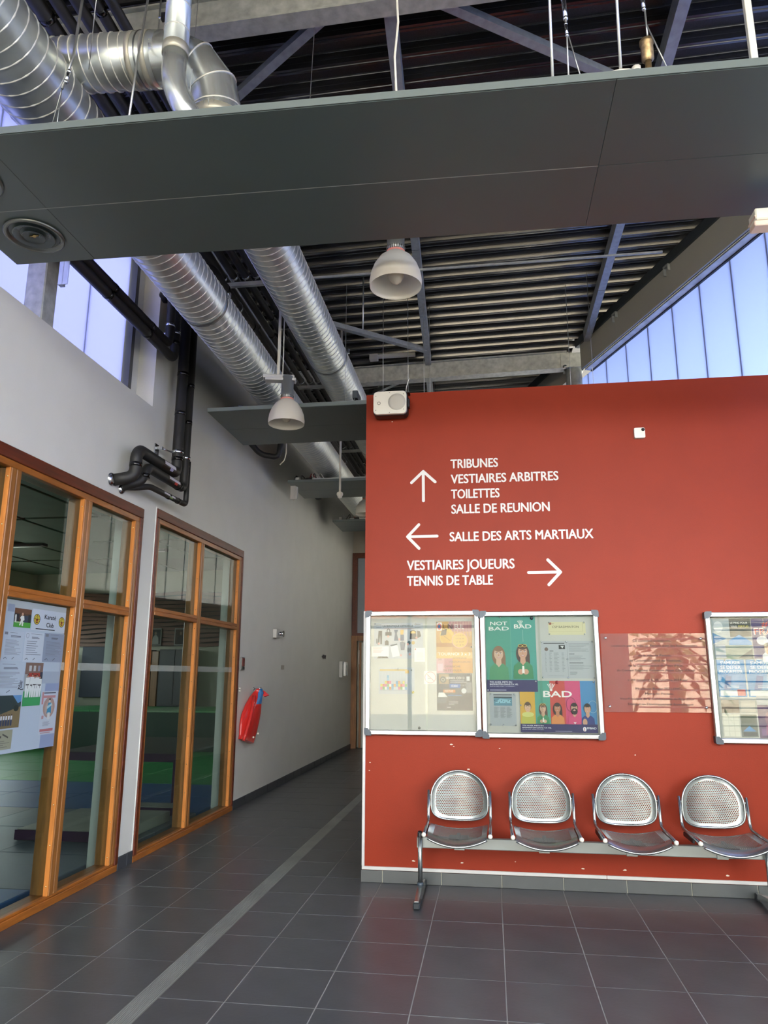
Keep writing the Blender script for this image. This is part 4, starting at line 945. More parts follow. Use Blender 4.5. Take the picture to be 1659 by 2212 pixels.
arrow(.448, 2.333, (1, 0), .25, t); wall_text('VESTIAIRES JOUEURS', -.657, .212, 2.370, .081, t); wall_text('TENNIS DE TABLE', -.657, .036, 2.241, .081, t)

# loudspeaker
sk = thing('loudspeaker', (-.785, 5.80, 3.77), 'white rounded loudspeaker at the top left corner of the red wall', 'loudspeaker')
def rrect(x0, x1, z0, z1, r, n=6):
    out = []
    for (cx, cz, a) in ((x1-r, z1-r, 0), (x0+r, z1-r, 90), (x0+r, z0+r, 180), (x1-r, z0+r, 270)):
        out += [(cx+r*math.cos(R(a+90*i/n)), cz+r*math.sin(R(a+90*i/n))) for i in range(n+1)]
    return out
def slab(mb, pts, ya, yb, bev=.006, mi=0):
    """rounded front plate facing -y with a soft edge"""
    cx = sum(p[0] for p in pts)/len(pts); cz = sum(p[1] for p in pts)/len(pts); n = len(pts)
    f = lambda y, s: [(cx+(x-cx)*s, y, cz+(z-cz)*s) for x, z in pts]
    L = [f(yb, 1), f(ya+bev, 1), f(ya+bev*.3, 1-bev*1.2), f(ya, 1-bev*3.5)]
    vs = sum(L, []); mb.add(vs, [(k*n+i, k*n+(i+1) % n, (k+1)*n+(i+1) % n, (k+1)*n+i) for k in range(3) for i in range(n)]+[tuple(3*n+i for i in range(n)), tuple(reversed(range(n)))], mi, False)
mb = MB(); slab(mb, rrect(-.923, -.641, 3.678, 3.882, .035), 5.765, 5.79); obj('front', mb, white_pl, sk)
mb = MB(); slab(mb, rrect(-.928, -.634, 3.672, 3.888, .04), 5.789, 5.88, .012); obj('body', mb, black_pl, sk)
mb = MB(); mb.lathe([(.074, 0), (.073, .004), (.05, .006), (.0001, .0065)], (0, 0, 0), 40, T=lambda x, y, z: (-.722+x, 5.765-z, 3.783+y)); obj('woofer_grille', mb, mat('grille_grey', 'bdbbb0', .6, bump=.3, bscale=400), sk)
mb = MB(); mb.lathe([(.015, 0), (.015, .003), (.010, .003), (.009, 0)], (0, 0, 0), 20, T=lambda x, y, z: (-.875+x, 5.7655-z, 3.776+y)); obj('tweeter_ring', mb, mat('grille_ring', '8f8d84', .5), sk)
mb = MB(); mb.bbox(-.80, 5.83, 3.886, -.62, 5.90, 3.897, .002); mb.bbox(-.640, 5.79, 3.74, -.618, 5.85, 3.82, .006); mb.bbox(-.80, 5.88, 3.70, -.70, 5.914, 3.86, .003); obj('bracket', mb, black_pl, sk)
for (x, z) in ((-.902, 3.842), (-.665, 3.852), (-.902, 3.715), (-.665, 3.715), (-.785, 3.868), (-.785, 3.69)):
    mb = MB(); mb.lathe([(.0001, .001), (.004, .001), (.0045, 0)], (0, 0, 0), 8, T=lambda a, b, c, x=x, z=z: (x+a, 5.7648-c, z+b)); obj('screw', mb, MATS['grille_ring'], sk)
mb = MB(); mb.tube(bend([(-.655, 5.86, 3.88), (-.655, 5.88, 3.95), (-.64, 5.9, 4.02), (-.63, 5.93, 4.06)], .03, 4), .003, 6); obj('lead', mb, white_pl, sk)
dt = thing('motion_detector', (1.255, 5.9, 3.46), 'small white motion detector with a black eye on the red wall', 'detector')
mb = MB(); slab(mb, rrect(1.212, 1.298, 3.415, 3.503, .012, 4), 5.885, 5.914, .006); obj('housing', mb, white_pl, dt)
mb = MB(); mb.ball((1.282, 5.884, 3.484), .014, 14); obj('lens', mb, black_pl, dt)

# ============================================================ NOTICE CASES
def case(x0, x1, z0, z1, label, split):
    t = thing('notice_case', ((x0+x1)/2, 5.9, z0), label, 'notice board', 'glazed notice cases on the red wall')
    w = .036; ya, yb = 5.862, 5.913
    mb = MB(); mb.box(x0+.01, 5.903, z0+.01, x1-.01, 5.912, z1-.01); obj('back_panel', mb, mat('case_back', '9c9c95', .55, noise=.03, nscale=3), t)
    for (a, b, c, d) in ((x0, z1-w, x1, z1), (x0, z0, x1, z0+w)):
        mb = MB(); mb.bbox(a+.02, ya, b, c-.02, yb, d, .005); mb.bbox(a+.03, ya-.003, b+.012, c-.03, ya+.002, b+.022, .001); obj('frame_rail', mb, alu, t)
    for (a, b) in ((x0, x0+w), (x1-w, x1)):
        mb = MB(); mb.bbox(a, ya, z0+.02, b, yb, z1-.02, .005); mb.bbox(a+.012, ya-.003, z0+.03, a+.022, ya+.002, z1-.03, .001); obj('frame_rail', mb, alu, t)
    for (cx, cz, sx, sz) in ((x0, z0, 1, 1), (x1, z0, -1, 1), (x0, z1, 1, -1), (x1, z1, -1, -1)):
        mb = MB(); pts = [(0, 0)] and [(.016, 0), (.055, 0), (.055, .028), (.040, .040), (.028, .055), (0, .055), (0, .016), (.004, .004)]
        mb.prism([(cx-sx*.006+sx*u, cz-sz*.006+sz*v) for u, v in pts], lambda u, v: (u, ya-.006, v), lambda u, v: (u, yb, v)); obj('corner_cap', mb, dark_pl, t)
    for k, (a, b) in enumerate(((x0+w-.004, split+.012), (split-.004, x1-w+.004))):
        mb = MB(); y = 5.868+.005*k; mb.box(a, y, z0+w-.004, b, y+.003, z1-w+.004); obj('sliding_pane', mb, case_glass, t)
    return t
case(-.988, -.083, 1.073, 2.030, 'left notice case, with mostly bare pale board and shop flyer', -.507)
case(-.073, .833, 1.062, 2.020, 'middle notice case, full of green and multicoloured badminton posters', .376)
case(1.622, 2.42, 1.046, 2.000, 'right notice case cut by the picture edge, with blue posters', 2.03)

YP = 5.9015
# --- left case
S = Sheet('flyer', 'grey clothing flyer headed LA BOUTIQUE OFFICIELLE in the left notice case', 'flyer', 'y', YP, -.926, -.53, 1.656, 1.939, 'b4b8bd')
S.t_('LA BOUTIQUE OFFICIELLE', .18, .115, .06, '2b2b2e', .62); S.r(.04, .05, .15, .06, '5b5b5e'); S.r(.04, .12, .15, .13, '5b5b5e'); S.r(.83, .05, .95, .06, '5b5b5e'); S.r(.83, .12, .95, .13, '5b5b5e'); S.r(.2, .16, .82, .166, 'b9705f')
S.p([(.09, .22), (.165, .22), (.16, .6), (.13, .6), (.125, .34), (.10, .62), (.07, .62)], '3a3c40').r(.045, .44, .065, .58, '3a3c40')
S.r(.23, .26, .36, .36, '2e2f33').ring(.295, .23, .035, .07, .02, '2e2f33').p([(.41, .2), (.49, .2), (.47, .3), (.50, .5), (.41, .5), (.43, .3)], '34506e').p([(.54, .2), (.61, .2), (.60, .33), (.54, .33)], 'c99a2e').r(.54, .33, .61, .5, '2f4a6b')
S.p([(.74, .24), (.80, .2), (.86, .24), (.87, .46), (.73, .46)], '2e2f33').p([(.75, .25), (.80, .22), (.85, .25), (.85, .30), (.75, .30)], 'c7a552').p([(.88, .22), (.94, .24), (.96, .38), (.88, .44)], '2e2f33')
S.p([(.22, .52), (.26, .48), (.30, .52), (.30, .63), (.22, .63)], '2e2f33').p([(.53, .55), (.58, .52), (.64, .56), (.62, .76), (.55, .76)], '38506f').e(.715, .56, .035, .05, '35505a').e(.80, .56, .035, .05, 'a98a45')
S.p([(.33, .62), (.47, .58), (.53, .92), (.38, .96)], 'e4e4e2').p([(.33, .62), (.47, .58), (.48, .62), (.34, .66)], '3b4a5a').e(.70, .76, .02, .07, '8a8b8e').e(.74, .76, .02, .07, '8a8b8e')
S.p([(.06, .99), (.11, .9), (.24, .9), (.3, .99)], '2b2b2e')
for u, v in ((.10, .58), (.29, .38), (.52, .46), (.87, .42), (.69, .6), (.55, .91), (.73, .88)): S.e(u, v, .022, .032, 'd9a29a')
S.done([(.02, .03), (.85, .04)])
S = Sheet('note', 'small white note with red writing, lower left corner of the clothing flyer', 'note', 'y', YP-.0045, -.945, -.805, 1.672, 1.752, 'ebe6e0'); S.lines(.08, .12, .9, .7, 5, 'd58f86', .3, 4); S.done()
S = Sheet('note', 'small white note over the lower right corner of the clothing flyer', 'note', 'y', YP-.0045, -.60, -.515, 1.63, 1.74, 'ebe9e2'); S.lines(.2, .3, .9, .9, 6, 'c9b9b0', .2, 5); S.r(.05, .05, .15, .13, 'cf5a4a'); S.done()
S = Sheet('colour_chart', 'grey sheet with coloured bar blocks in the left notice case', 'chart', 'y', YP, -.888, -.60, 1.381, 1.586, 'b4bac0')
S.r(.03, .06, .80, .13, 'b59a55').r(.74, .10, .84, .22, 'cba355')
for k in range(9): S.r(.06+.085*k, .18, .063+.085*k, .62, '8f959b')
rn = random.Random(4); cs = ['c76f8d', '5f93b8', 'c7b84c', '6f9e62', 'c98b4e', 'c95f5f', 'd8dad6', '7ba7c9']
hts = [2, 2, 3, 5, 3, 2, 2, 3, 3, 2, 3, 2]
for i, n in enumerate(hts):
    for j in range(n): S.r(.05+.062*i, .84-.11*(j+1), .108+.062*i, .84-.11*j-.006, cs[(i*3+j*2) % 8] if (i, j) not in ((6, 0), (7, 0)) else 'c3c8cc')
S.r(.03, .85, .78, .865, '8f959b'); S.done([(.55, .05), (.92, .1)])
S = Sheet('poster', 'orange tennis ball tournament poster in the left notice case', 'poster', 'y', YP, -.424, -.140, 1.544, 1.948, 'b98744')
S.r(.35, 0, 1, .2, 'a87276'); [S.r(.35+.08*k, 0, .37+.08*k, .3, 'b98a86') for k in range(8)]
S.e(.30, .30, .20, .17, 'd3ad48').e(.28, .31, .16, .12, 'cf9f38'); S.line(.15, .25, .40, .38, .008, '8d6a2a').r(.0, .42, 1, .5, 'a8743b').r(.0, .5, .45, .6, 'c49757')
S.p([(.02, .02), (.16, .02), (.16, .18), (.02, .18)], 'e6e2de').e(.09, .10, .06, .065, 'c24b42').e(.09, .10, .035, .038, '3d6f9c')
S.t_('L', .20, .14, .09, '2d2421').t_('N', .33, .15, .11, '2d2421').t_('EUL', .52, .15, .09, 'e9e2dc'); S.p([(.15, .18), (.3, .14), (.28, .26), (.12, .28)], '2f2a26')
S.e(.66, .37, .22, .15, 'd9a94e').ring(.66, .37, .225, .155, .012, 'dba08c')
for k, s_ in enumerate(('U 13 M', 'U 15 M', 'U 15 F', 'U 18 M')): S.t_(s_, .66, .29+.062*k, .03, '6a5133', .22, 'c')
S.r(0, .6, 1, .72, 'd8ac66').r(.0, .72, .22, 1, 'cfa0a3').r(.22, .72, .45, 1, 'b97a80').r(.45, .72, 1, 1, 'c98f48')
S.t_('TOURNOI 3 x 3', .04, .66, .055, 'f1ece2', .90); S.t_('DES', .05, .755, .032, '5e4336').t_('GYMNASE', .46, .725, .028, '5e4336', .38).t_('VERDUN LUCAS', .34, .80, .035, '4f372b', .60)
S.t_('DIMANCHE', .22, .89, .038, '4f372b', .44).t_('04 FEVRIER', .18, .97, .04, '4f372b', .52).r(.03, .82, .18, .96, 'd6b6bf'); S.done([(.03, .02), (.97, .5)])
S = Sheet('poster', 'dark blue SERIES CD13 poster below the orange one in the left case', 'poster', 'y', YP-.001, -.424, -.146, 1.259, 1.541, '39424f')
S.r(.06, .02, .34, .28, '9a8468').e(.18, .17, .09, .09, '4b4f52').ring(.18, .17, .05, .05, .02, 'b8b3a4'); S.t_('SERIES CD13', .26, .155, .062, 'f0f0ee', .52); S.lines(.38, .19, .97, .27, 2, 'b9bcc2', .4, 3).t_('TENNIS DE TABLE', .5, .34, .04, 'a3a9b0', .45)
S.r(.36, .28, .66, .39, '2f66ad').t_('STADE', .41, .365, .055, 'e8edf2', .18); S.r(.18, .44, .52, .52, 'c77a45').t_('PERTUIS', .22, .505, .05, 'f0e3d6', .24); S.p([(.05, .52), (.2, .52), (.3, .64), (.03, .64)], 'd8dad8')
S.e(.76, .47, .07, .07, 'c4c8ca').r(.83, .24, .98, .52, '6d757e').r(.84, .08, .93, .2, 'c3c8cc'); S.lines(.3, .58, .82, .64, 1, '5d8fc4', .3, 9).lines(.33, .76, .60, .86, 3, 'b9bcc2', .3, 2).lines(.28, .91, .44, .95, 1, 'b9bcc2', .4, 3).r(.0, .66, .26, .80, '4c5763'); S.done([(.95, .03)])
S = Sheet('note', 'small pale no-smoking sheet in the middle of the left notice case', 'note', 'y', YP, -.525, -.425, 1.46, 1.56, 'e3e1dc'); S.ring(.5, .5, .45, .45, .05, 'cf9b93').line(.2, .22, .8, .78, .05, 'cf9b93').lines(.3, .55, .7, .62, 1, 'a09a92', .5); S.done()
for (x, z, c, l) in ((-.613, 1.395, '9a8f2c', 'round olive magnet under the coloured chart'), (-.565, 1.125, '55564f', 'small dark clip at the bottom of the left notice case')):
    mb = MB(); mb.lathe([(.0001, .008), (.009, .007), (.011, 0)], (0, 0, 0), 14, T=lambda a, b, c_, x=x, z=z: (x+a, 5.902-c_, z+b)); obj('magnet', mb, mat('magnet_'+c, c, .4), label=l, cat='magnet', origin=(x, 5.9, z))

# --- middle case
S = Sheet('poster', 'tall green badminton poster of two women in the middle notice case', 'poster', 'y', YP, -.033, .356, 1.404, 1.982, '4d9c86')
S.r(.5, .0, 1, 1, '489d8e').r(.498, 0, .503, .85, '6fb59f').r(0, .47, 1, .474, '3f8b7a')
for u, w_, tx in ((.27, .34, 'NOT'), (.27, .40, 'BAD')): S.t_(tx, u, .115 if tx == 'NOT' else .185, .05, 'e6e8e2', w_, 'c', .04)
shuttle(S, .70, .052, .10, .07, 'e6e8e2'); S.t_('BAD', .75, .16, .055, 'ecebe4', .34, 'c', .04); S.r(.745, .18, .75, .34, 'a9d0c2')
S.person(.25, .50, .085, 'd5b298', '8a6a4c', '4f9468', long=True); S.person(.73, .475, .085, 'cfa083', '4b3429', '3f8a5c', long=True, band='d9b552', arms=True)
S.r(0, .845, 1, 1, '2f2b5e'); S.t_('TOI AUSSI, METS DU', .06, .885, .022, 'eef0f4', .44, 'l', .018).t_('BADMINTON DANS TA VIE.', .06, .914, .022, 'eef0f4', .56, 'l', .018).t_('PLUS DE 2000 CLUBS T ATTENDENT !', .06, .936, .014, 'c9cbe0', .5).lines(.06, .975, .55, .985, 1, 'c9cbe0', .8, 3); S.done([(.3, .01), (.02, .98)])
mb = MB(); mb.lathe([(.0001, .012), (.010, .011), (.013, 0)], (0, 0, 0), 18, T=lambda a, b, c_: (.330+a, 5.897-c_, 1.968+b)); obj('magnet', mb, mat('magnet_navy', '1d2430', .3), label='round dark magnet at the top right of the tall green poster', cat='magnet', origin=(.33, 5.89, 1.97))
S = Sheet('name_plate', 'cream sign reading CSP BADMINTON in the middle notice case', 'sign', 'y', YP, .457, .740, 1.838, 1.938, 'd3cda4')
S.t_('CSP BADMINTON', .10, .47, .17, '3a3a34', .72, 'l', .0).r(.03, .74, .92, .748, '8b8868').r(.92, .05, .925, .745, '8b8868').e(.05, .13, .04, .1, '9a5a45').lines(.1, .12, .18, .18, 1, '8a3f34', .5); S.done([(.02, .05), (.96, .06), (.02, .94), (.97, .95)])
S = Sheet('notice', 'grey pair of typed pages, schedule and letter, in the middle notice case', 'notice', 'y', YP, .394, .790, 1.506, 1.790, 'aeb3b6')
S.r(.498, 0, .503, 1, '878c90').r(.05, .05, .45, .075, '55585a').r(.34, .11, .46, .22, '2c2e30').p([(.37, .13), (.44, .13), (.41, .2)], 'd0d2d0').e(.1, .22, .035, .05, '6a5a50'); S.lines(.16, .26, .28, .28, 1, '55585a', .8)
for c0, c1 in ((.07, .10), (.15, .20), (.24, .34), (.39, .45)): S.lines(c0, .32, c1, .84, 14, '83888b', .3, int(c0*100))
S.lines(.53, .07, .96, .30, 8, '83888b', .3, 6).lines(.53, .34, .70, .36, 1, '4f5355', .8, 1).lines(.53, .40, .9, .54, 4, '83888b', .3, 7).lines(.53, .58, .8, .60, 1, '4f5355', .8, 2).lines(.53, .64, .96, .78, 5, '83888b', .3, 8).lines(.53, .83, .72, .92, 3, '6d7275', .3, 9).r(.10, .93, .42, .935, '83888b')
S.done([(.01, .02), (.49, .02), (.985, .02), (.01, .98), (.49, .985), (.985, .985), (.495, .49)])
S = Sheet('article', 'grey press article with a blue photo in the middle notice case', 'notice', 'y', YP, -.016, .186, 1.148, 1.391, 'a9afb2')
S.r(.15, .03, .85, .06, '55585a').r(.16, .10, .85, .38, '5f8c9c').p([(.2, .3), (.4, .16), (.8, .2), (.8, .3)], '8fc0cc').r(.16, .10, .85, .15, '3d4a4e')
for k in range(8): S.e(.2+.085*k, .22+.03*(k % 3), .012, .02, '2f4a55')
for c0, c1 in ((.16, .37), (.40, .61), (.64, .85)): S.lines(c0, .42, c1, .76, 16, '7c8184', .4, int(c0*50))
S.done([(.05, .02), (.95, .03), (.02, .96), (.5, .97), (.97, .97)])
S = Sheet('poster', 'wide badminton poster of five people on coloured stripes', 'poster', 'y', YP-.0065, .216, .787, 1.106, 1.487, '2f2b5e')
for k, c in enumerate(('d2a53c', '4d9c86', 'c4473d', 'cf4a76', '3f86b8')): S.r(.2*k, 0, .2*(k+1), .84, c)
shuttle(S, .42, .05, .085, .15, 'eceae4'); S.t_('BAD', .50, .315, .12, 'eeece6', .37, 'c', .045)
S.person(.10, .52, .085, 'd8b08c', '5b4634', 'b7b84e'); S.e(.10, .66, .08, .05, 'd0d07a'); S.person(.30, .54, .08, 'd3a78a', '5a4030', '3f8a5c', long=True, band='d9b552', arms=True)
S.person(.49, .53, .085, 'b97a58', '33221c', 'd98a4a', long=True); S.ring(.67, .46, .065, .14, .008, '6d2a44'); S.person(.71, .53, .085, 'cf9d82', '2b211e', 'cf4a76', beard=True); S.ring(.95, .50, .06, .12, .008, '9fc3d6'); S.person(.88, .54, .085, 'c89a7c', '221c1b', '2f3d7c'); S.e(.84, .80, .03, .07, 'c89a7c'); S.p([(.69, .80), (.73, .80), (.71, .84)], 'f1dfe2')
S.r(0, .84, 1, 1, '2f2b5e'); S.t_('TOI AUSSI, METS DU', .02, .885, .026, 'eef0f4', .28, 'l', .018).t_('BADMINTON DANS TA VIE.', .02, .925, .026, 'eef0f4', .38, 'l', .018).t_('PLUS DE 2000 CLUBS', .02, .955, .016, 'c9cbe0', .28); S.t_('FFBAD', .86, .93, .04, 'eef0f4', .12, 'l', .02); S.e(.83, .93, .022, .045, 'eef0f4').r(.826, .90, .834, .97, 'c4473d').lines(.45, .97, .78, .98, 1, 'c9cbe0', .8, 3); S.done([(.22, .01), (.98, .02), (.27, .98), (.5, .99), (.97, .98), (.02, .98), (.01, .48)])
mb = MB(); mb.lathe([(.0001, .012), (.010, .011), (.013, 0)], (0, 0, 0), 18, T=lambda a, b, c_: (.502+a, 5.892-c_, 1.477+b)); obj('magnet', mb, mat('magnet_red', '8d2026', .3), label='round dark red magnet at the top of the five-person poster', cat='magnet', origin=(.5, 5.88, 1.48))

# --- right case
S = Sheet('poster', 'black and grey poster with blue shapes at the top of the right notice case', 'poster', 'y', YP, 1.675, 1.955, 1.652, 1.953, '9aa5a8')
S.r(.45, .0, 1, .45, '3c4038').p([(0, .35), (.35, .5), (0, .62)], '4a7aa8').p([(.40, .55), (.68, .40), (.98, .58), (.98, .66), (.40, .66)], '4f8fc4').r(0, .66, 1, 1, '7e8a7c').r(.02, .62, .3, .98, '8d98a3').p([(.6, .98), (.98, .75), (.98, .98)], '4a4f4a'); S.t_('LE PING POUR', .48, .13, .055, 'ecebe4', .44).t_('TOUS', .48, .22, .05, 'ecebe4', .16).t_('PERTUIS', .68, .22, .055, 'cbbd4a', .26); S.e(.16, .2, .12, .14, 'c3c8ca'); S.done()
S = Sheet('poster', 'violet poster headed in red comic letters at the right picture edge', 'poster', 'y', YP, 1.958, 2.30, 1.655, 1.953, '4a3a6b')
S.t_('#TKF', .22, .20, .13, 'c9433a', .5, 'l', .03).t_('FRANCE', .05, .40, .16, 'f0e2e0', .85, 'l', .05).t_('FRANCE', .06, .40, .145, 'c9433a', .82, 'l', .01); S.e(.2, .55, .12, .11, 'd9d6dc').person(.28, .72, .085, 'c9967a', '3a2a26', 'e4e2e6'); S.person(.58, .68, .085, 'b98062', '2c2220', 'd9d9e0'); S.done()
for k, (a0, a1, l) in enumerate(((1.684, 1.880, 'blue poster with white slogan in the right notice case'), (1.892, 2.12, 'second blue slogan poster, partly outside the picture'))):
    S = Sheet('poster', l, 'poster', 'y', YP, a0, a1, 1.376, 1.648, '3d87bd')
    S.t_("S'AMUSER", .14, .13, .09, 'e9eef2', .72, 'l', .02).t_('SE DEFIER', .14, .25, .09, 'e9eef2', .72, 'l', .02).t_('PROGRESSER', .08, .37, .09, 'e9eef2', .84, 'l', .02)
    S.p([(.3, .42), (.5, .45), (.42, .8), (.16, .88)], '2a5f9a').lines(.3, .7, .75, .78, 2, 'd3e0ea', .4, 2).r(.05, .82, .7, .97, 'dfe0de').r(.66, .80, .95, .97, 'c05a58'); S.done([(.3, .02)])
S = Sheet('notice', 'pale grid sheet at the bottom left of the right notice case', 'notice', 'y', YP, 1.69, 1.81, 1.09, 1.25, 'd4d0bd'); [S.r(.05+.31*i, .04+.24*j, .32+.31*i, .25+.24*j, 'e6e2cf') for i in range(3) for j in range(4)]; S.done()
S = Sheet('photograph', 'brown photo strip with blue slogan corner low in the right notice case', 'photo', 'y', YP, 1.69, 1.94, 1.26, 1.355, '6b5a4c'); S.r(0, .0, .5, .3, '8f8274').r(.5, 0, 1, 1, '8d8f8c').r(.0, .7, .5, 1, '4d4238').r(.55, .1, .95, .9, 'aaa79c'); S.done()
S = Sheet('poster', 'small poster with a blue mountain shape, bottom of the right notice case', 'poster', 'y', YP, 1.815, 1.93, 1.09, 1.25, '6d7468'); S.r(.05, .05, .95, .4, '5a6250').p([(.1, .75), (.5, .5), (.9, .75)], '4f8fc4').r(.1, .78, .95, .95, '3d453c'); S.done()
S = Sheet('poster', 'purple poster at the bottom right picture edge in the notice case', 'poster', 'y', YP, 1.94, 2.25, 1.085, 1.42, '5a3a62'); S.r(0, 0, .5, .3, 'a9adb0').e(.35, .6, .2, .2, '8a5a72').r(.05, .8, .9, .95, '7d4d86'); S.person(.3, .55, .09, 'b98062', '2c2220', 'a05a80'); S.done()

# --- acrylic plaque
pq = thing('plaque', (1.23, 5.905, 1.26), 'clear acrylic commemorative plate with black lettering between two notice cases', 'plaque')
mb = MB(); mb.bbox(.846, 5.893, 1.259, 1.618, 5.899, 1.846, .001); obj('plate', mb, acrylic, pq)
ink = mat('plaque_ink', '39201c', .6)
PL = [('Ce complexe multisports,', 1.086, 1.363, 378), ('construit par la Ville de Pertuis avec les financements', .923, 1.555, 428), ('de la Ville de Pertuis,', 1.12, 1.36, 523), ('du Conseil Général de Vaucluse,', 1.05, 1.43, 573),
      ("de la Communauté du Pays d'Aix,", 1.04, 1.44, 622), ("du Conseil Régional Provence Alpes Côte d'Azur,", .955, 1.53, 668), ('a été inauguré le 25 octobre 2014 par', 1.03, 1.465, 760), ('Monsieur Roger PELLENC,', 1.083, 1.42, 845), ('Maire de Pertuis,', 1.15, 1.355, 893),
      ("Vice-Président de la Communauté du Pays d'Aix", .963, 1.50, 943), ('Délégué au Développement Economique', 1.02, 1.49, 993)]
for s_, a, b, yy in PL:
    mb = MB(); z = 1.846-(yy+9-305)/766*.587; put_text(mb, s_, a, z, .0165, lambda x, y: (x, 5.8925, y), 0, .014, b-a); obj('lettering', mb, ink, pq)
for (x, z) in ((.885, 1.812), (1.585, 1.804), (.885, 1.300), (1.583, 1.297)):
    mb = MB(); mb.lathe([(.0001, .006), (.008, .005), (.010, 0)], (0, 0, 0), 14, T=lambda a, b, c_, x=x, z=z: (x+a, 5.892-c_, z+b)); mb.tube([(x, 5.892, z), (x, 5.914, z)], .005, 8); obj('fixing_stud', mb, chrome, pq)

# ============================================================ BENCH OF FOUR STEEL SEATS
bn = thing('beam_bench', (.62, 5.6, 0), 'row of four perforated steel seats on a silver beam in front of red wall', 'bench')
mb = MB(); mb.bbox(-.562, 5.61, .318, 1.815, 5.655, .392, .004); obj('beam', mb, alu_paint, bn)
for x in (-.535, 1.80):
    mb = MB(); mb.tube([(x, 5.58, .075), (x, 5.58, .43)], .0165, 18); lg = obj('leg', mb, rim_m, bn)
    mb = MB(); mb.lathe([(.0185, 0), (.0185, .028), (.012, .042), (.0001, .045)], (x, 5.58, .395), 18); obj('end_cap', mb, black_pl, lg)
    mb = MB(); vs = []
    for (y, h, w) in ((5.30, .028, .019), (5.42, .045, .021), (5.58, .062, .022), (5.74, .045, .019), (5.86, .028, .016)):
        vs += [(x-w, y, .022), (x+w, y, .022), (x+w*.75, y, .022+h), (x-w*.75, y, .022+h)]
    fs = [(4*i+k, 4*i+(k+1) % 4, 4*(i+1)+(k+1) % 4, 4*(i+1)+k) for i in range(4) for k in range(4)]+[(0, 3, 2, 1), (16, 17, 18, 19)]
    mb.add(vs, fs); obj('foot', mb, rim_m, lg)
    mb = MB(); mb.bbox(x-.024, 5.285, .0005, x+.024, 5.40, .046, .008); obj('foot_cap', mb, mat('worn_black_rubber', '22282c', .55), lg)
    mb = MB(); mb.bbox(x-.019, 5.82, .0005, x+.019, 5.88, .048, .008); obj('foot_cap', mb, MATS['worn_black_rubber'], lg)
    mb = MB(); mb.tube([(x, 5.58, .075), (x, 5.58, .10)], .022, 18); obj('collar', mb, dark_pl, lg)
def outline(n=56):
    """dome-shaped back outline in (x, z) about its own centre"""
    pts = []
    for i in range(n):
        a = 2*math.pi*i/n; c, s_ = math.cos(a), math.sin(a)
        if s_ >= 0: x, z = .208*abs(c)**.93*(1 if c > 0 else -1), .190*s_**.98
        else:
            e = 2/4.2; x, z = .208*abs(c)**e*(1 if c > 0 else -1), -.135*abs(s_)**e*(1-.0)
            z -= .018*(1-(x/.208)**2)
        pts.append((x, z))
    return pts
OUT = outline()
def seat_back(cx):
    mb = MB(); rings = [0.0001, .25, .5, .7, .84, .93, 1.0]; n = len(OUT); uv = []
    yy = lambda x, s_: 5.722+.045*(1-(x/.208)**2)-(.0 if s_ < .95 else .006)
    for s_ in rings:
        for (x, z) in OUT:
            zz = .638+z*s_; mb.v.append((cx+x*s_, yy(x*s_, s_)+.06*(zz-.5), zz)); uv.append((x*s_, z*s_))
    for k in range(len(rings)-1):
        for i in range(n):
            mb.f.append((k*n+i, k*n+(i+1) % n, (k+1)*n+(i+1) % n, (k+1)*n+i)); mb.mi.append(0 if k < 4 else 1); mb.sm.append(True)
    mb.uv = uv; b = obj('backrest', mb, [seat_m, rim_m], bn)
    mb = MB(); P = [(cx+x, yy(x, 1)+.06*(.638+z-.5)+.003, .638+z) for (x, z) in OUT]; P += [P[0], P[1]]
    mb.tube(P, .0075, 8, caps=False); obj('rolled_edge', mb, rim_m, b)
def seat_pan(cx):
    mb = MB(); uv = []; nx, ny = 22, 12; W_ = .208
    prof = lambda v: (5.655-.385*v, .482+.006*v if v < .9 else .482+.006*v-.35*(v-.9)**2*10)
    def P(u, v):
        y, z = prof(v); x = u*W_*(1-.04*v); dip = .042*(1-(u)**2)*(.75+.35*v)
        if v > .8: y -= .020*(1-u*u)*((v-.8)/.2)
        return (cx+x, y, z-dip)
    for j in range(ny+1):
        for i in range(nx+1):
            u = -1+2*i/nx; v = j/ny; mb.v.append(P(u, v)); uv.append((u*W_, v*.4))
    for j in range(ny):
        for i in range(nx):
            edge = i < 2 or i >= nx-2 or j < 1 or j >= ny-1
            mb.f.append((j*(nx+1)+i, j*(nx+1)+i+1, (j+1)*(nx+1)+i+1, (j+1)*(nx+1)+i)); mb.mi.append(1 if edge else 0); mb.sm.append(True)
    mb.uv = uv; s_ = obj('seat', mb, [seat_m, rim_m], bn)
    mb = MB(); E = [P(-1+2*i/nx, 1) for i in range(nx+1)]; mb.tube(E, .0085, 8); obj('front_roll', mb, rim_m, s_)
    mb = MB(); mb.bbox(cx-.07, 5.34, .40, cx+.07, 5.60, .415, .004); mb.bbox(cx-.012, 5.36, .412, cx+.012, 5.58, .435, .003); obj('mounting_plate', mb, black_pl, s_)
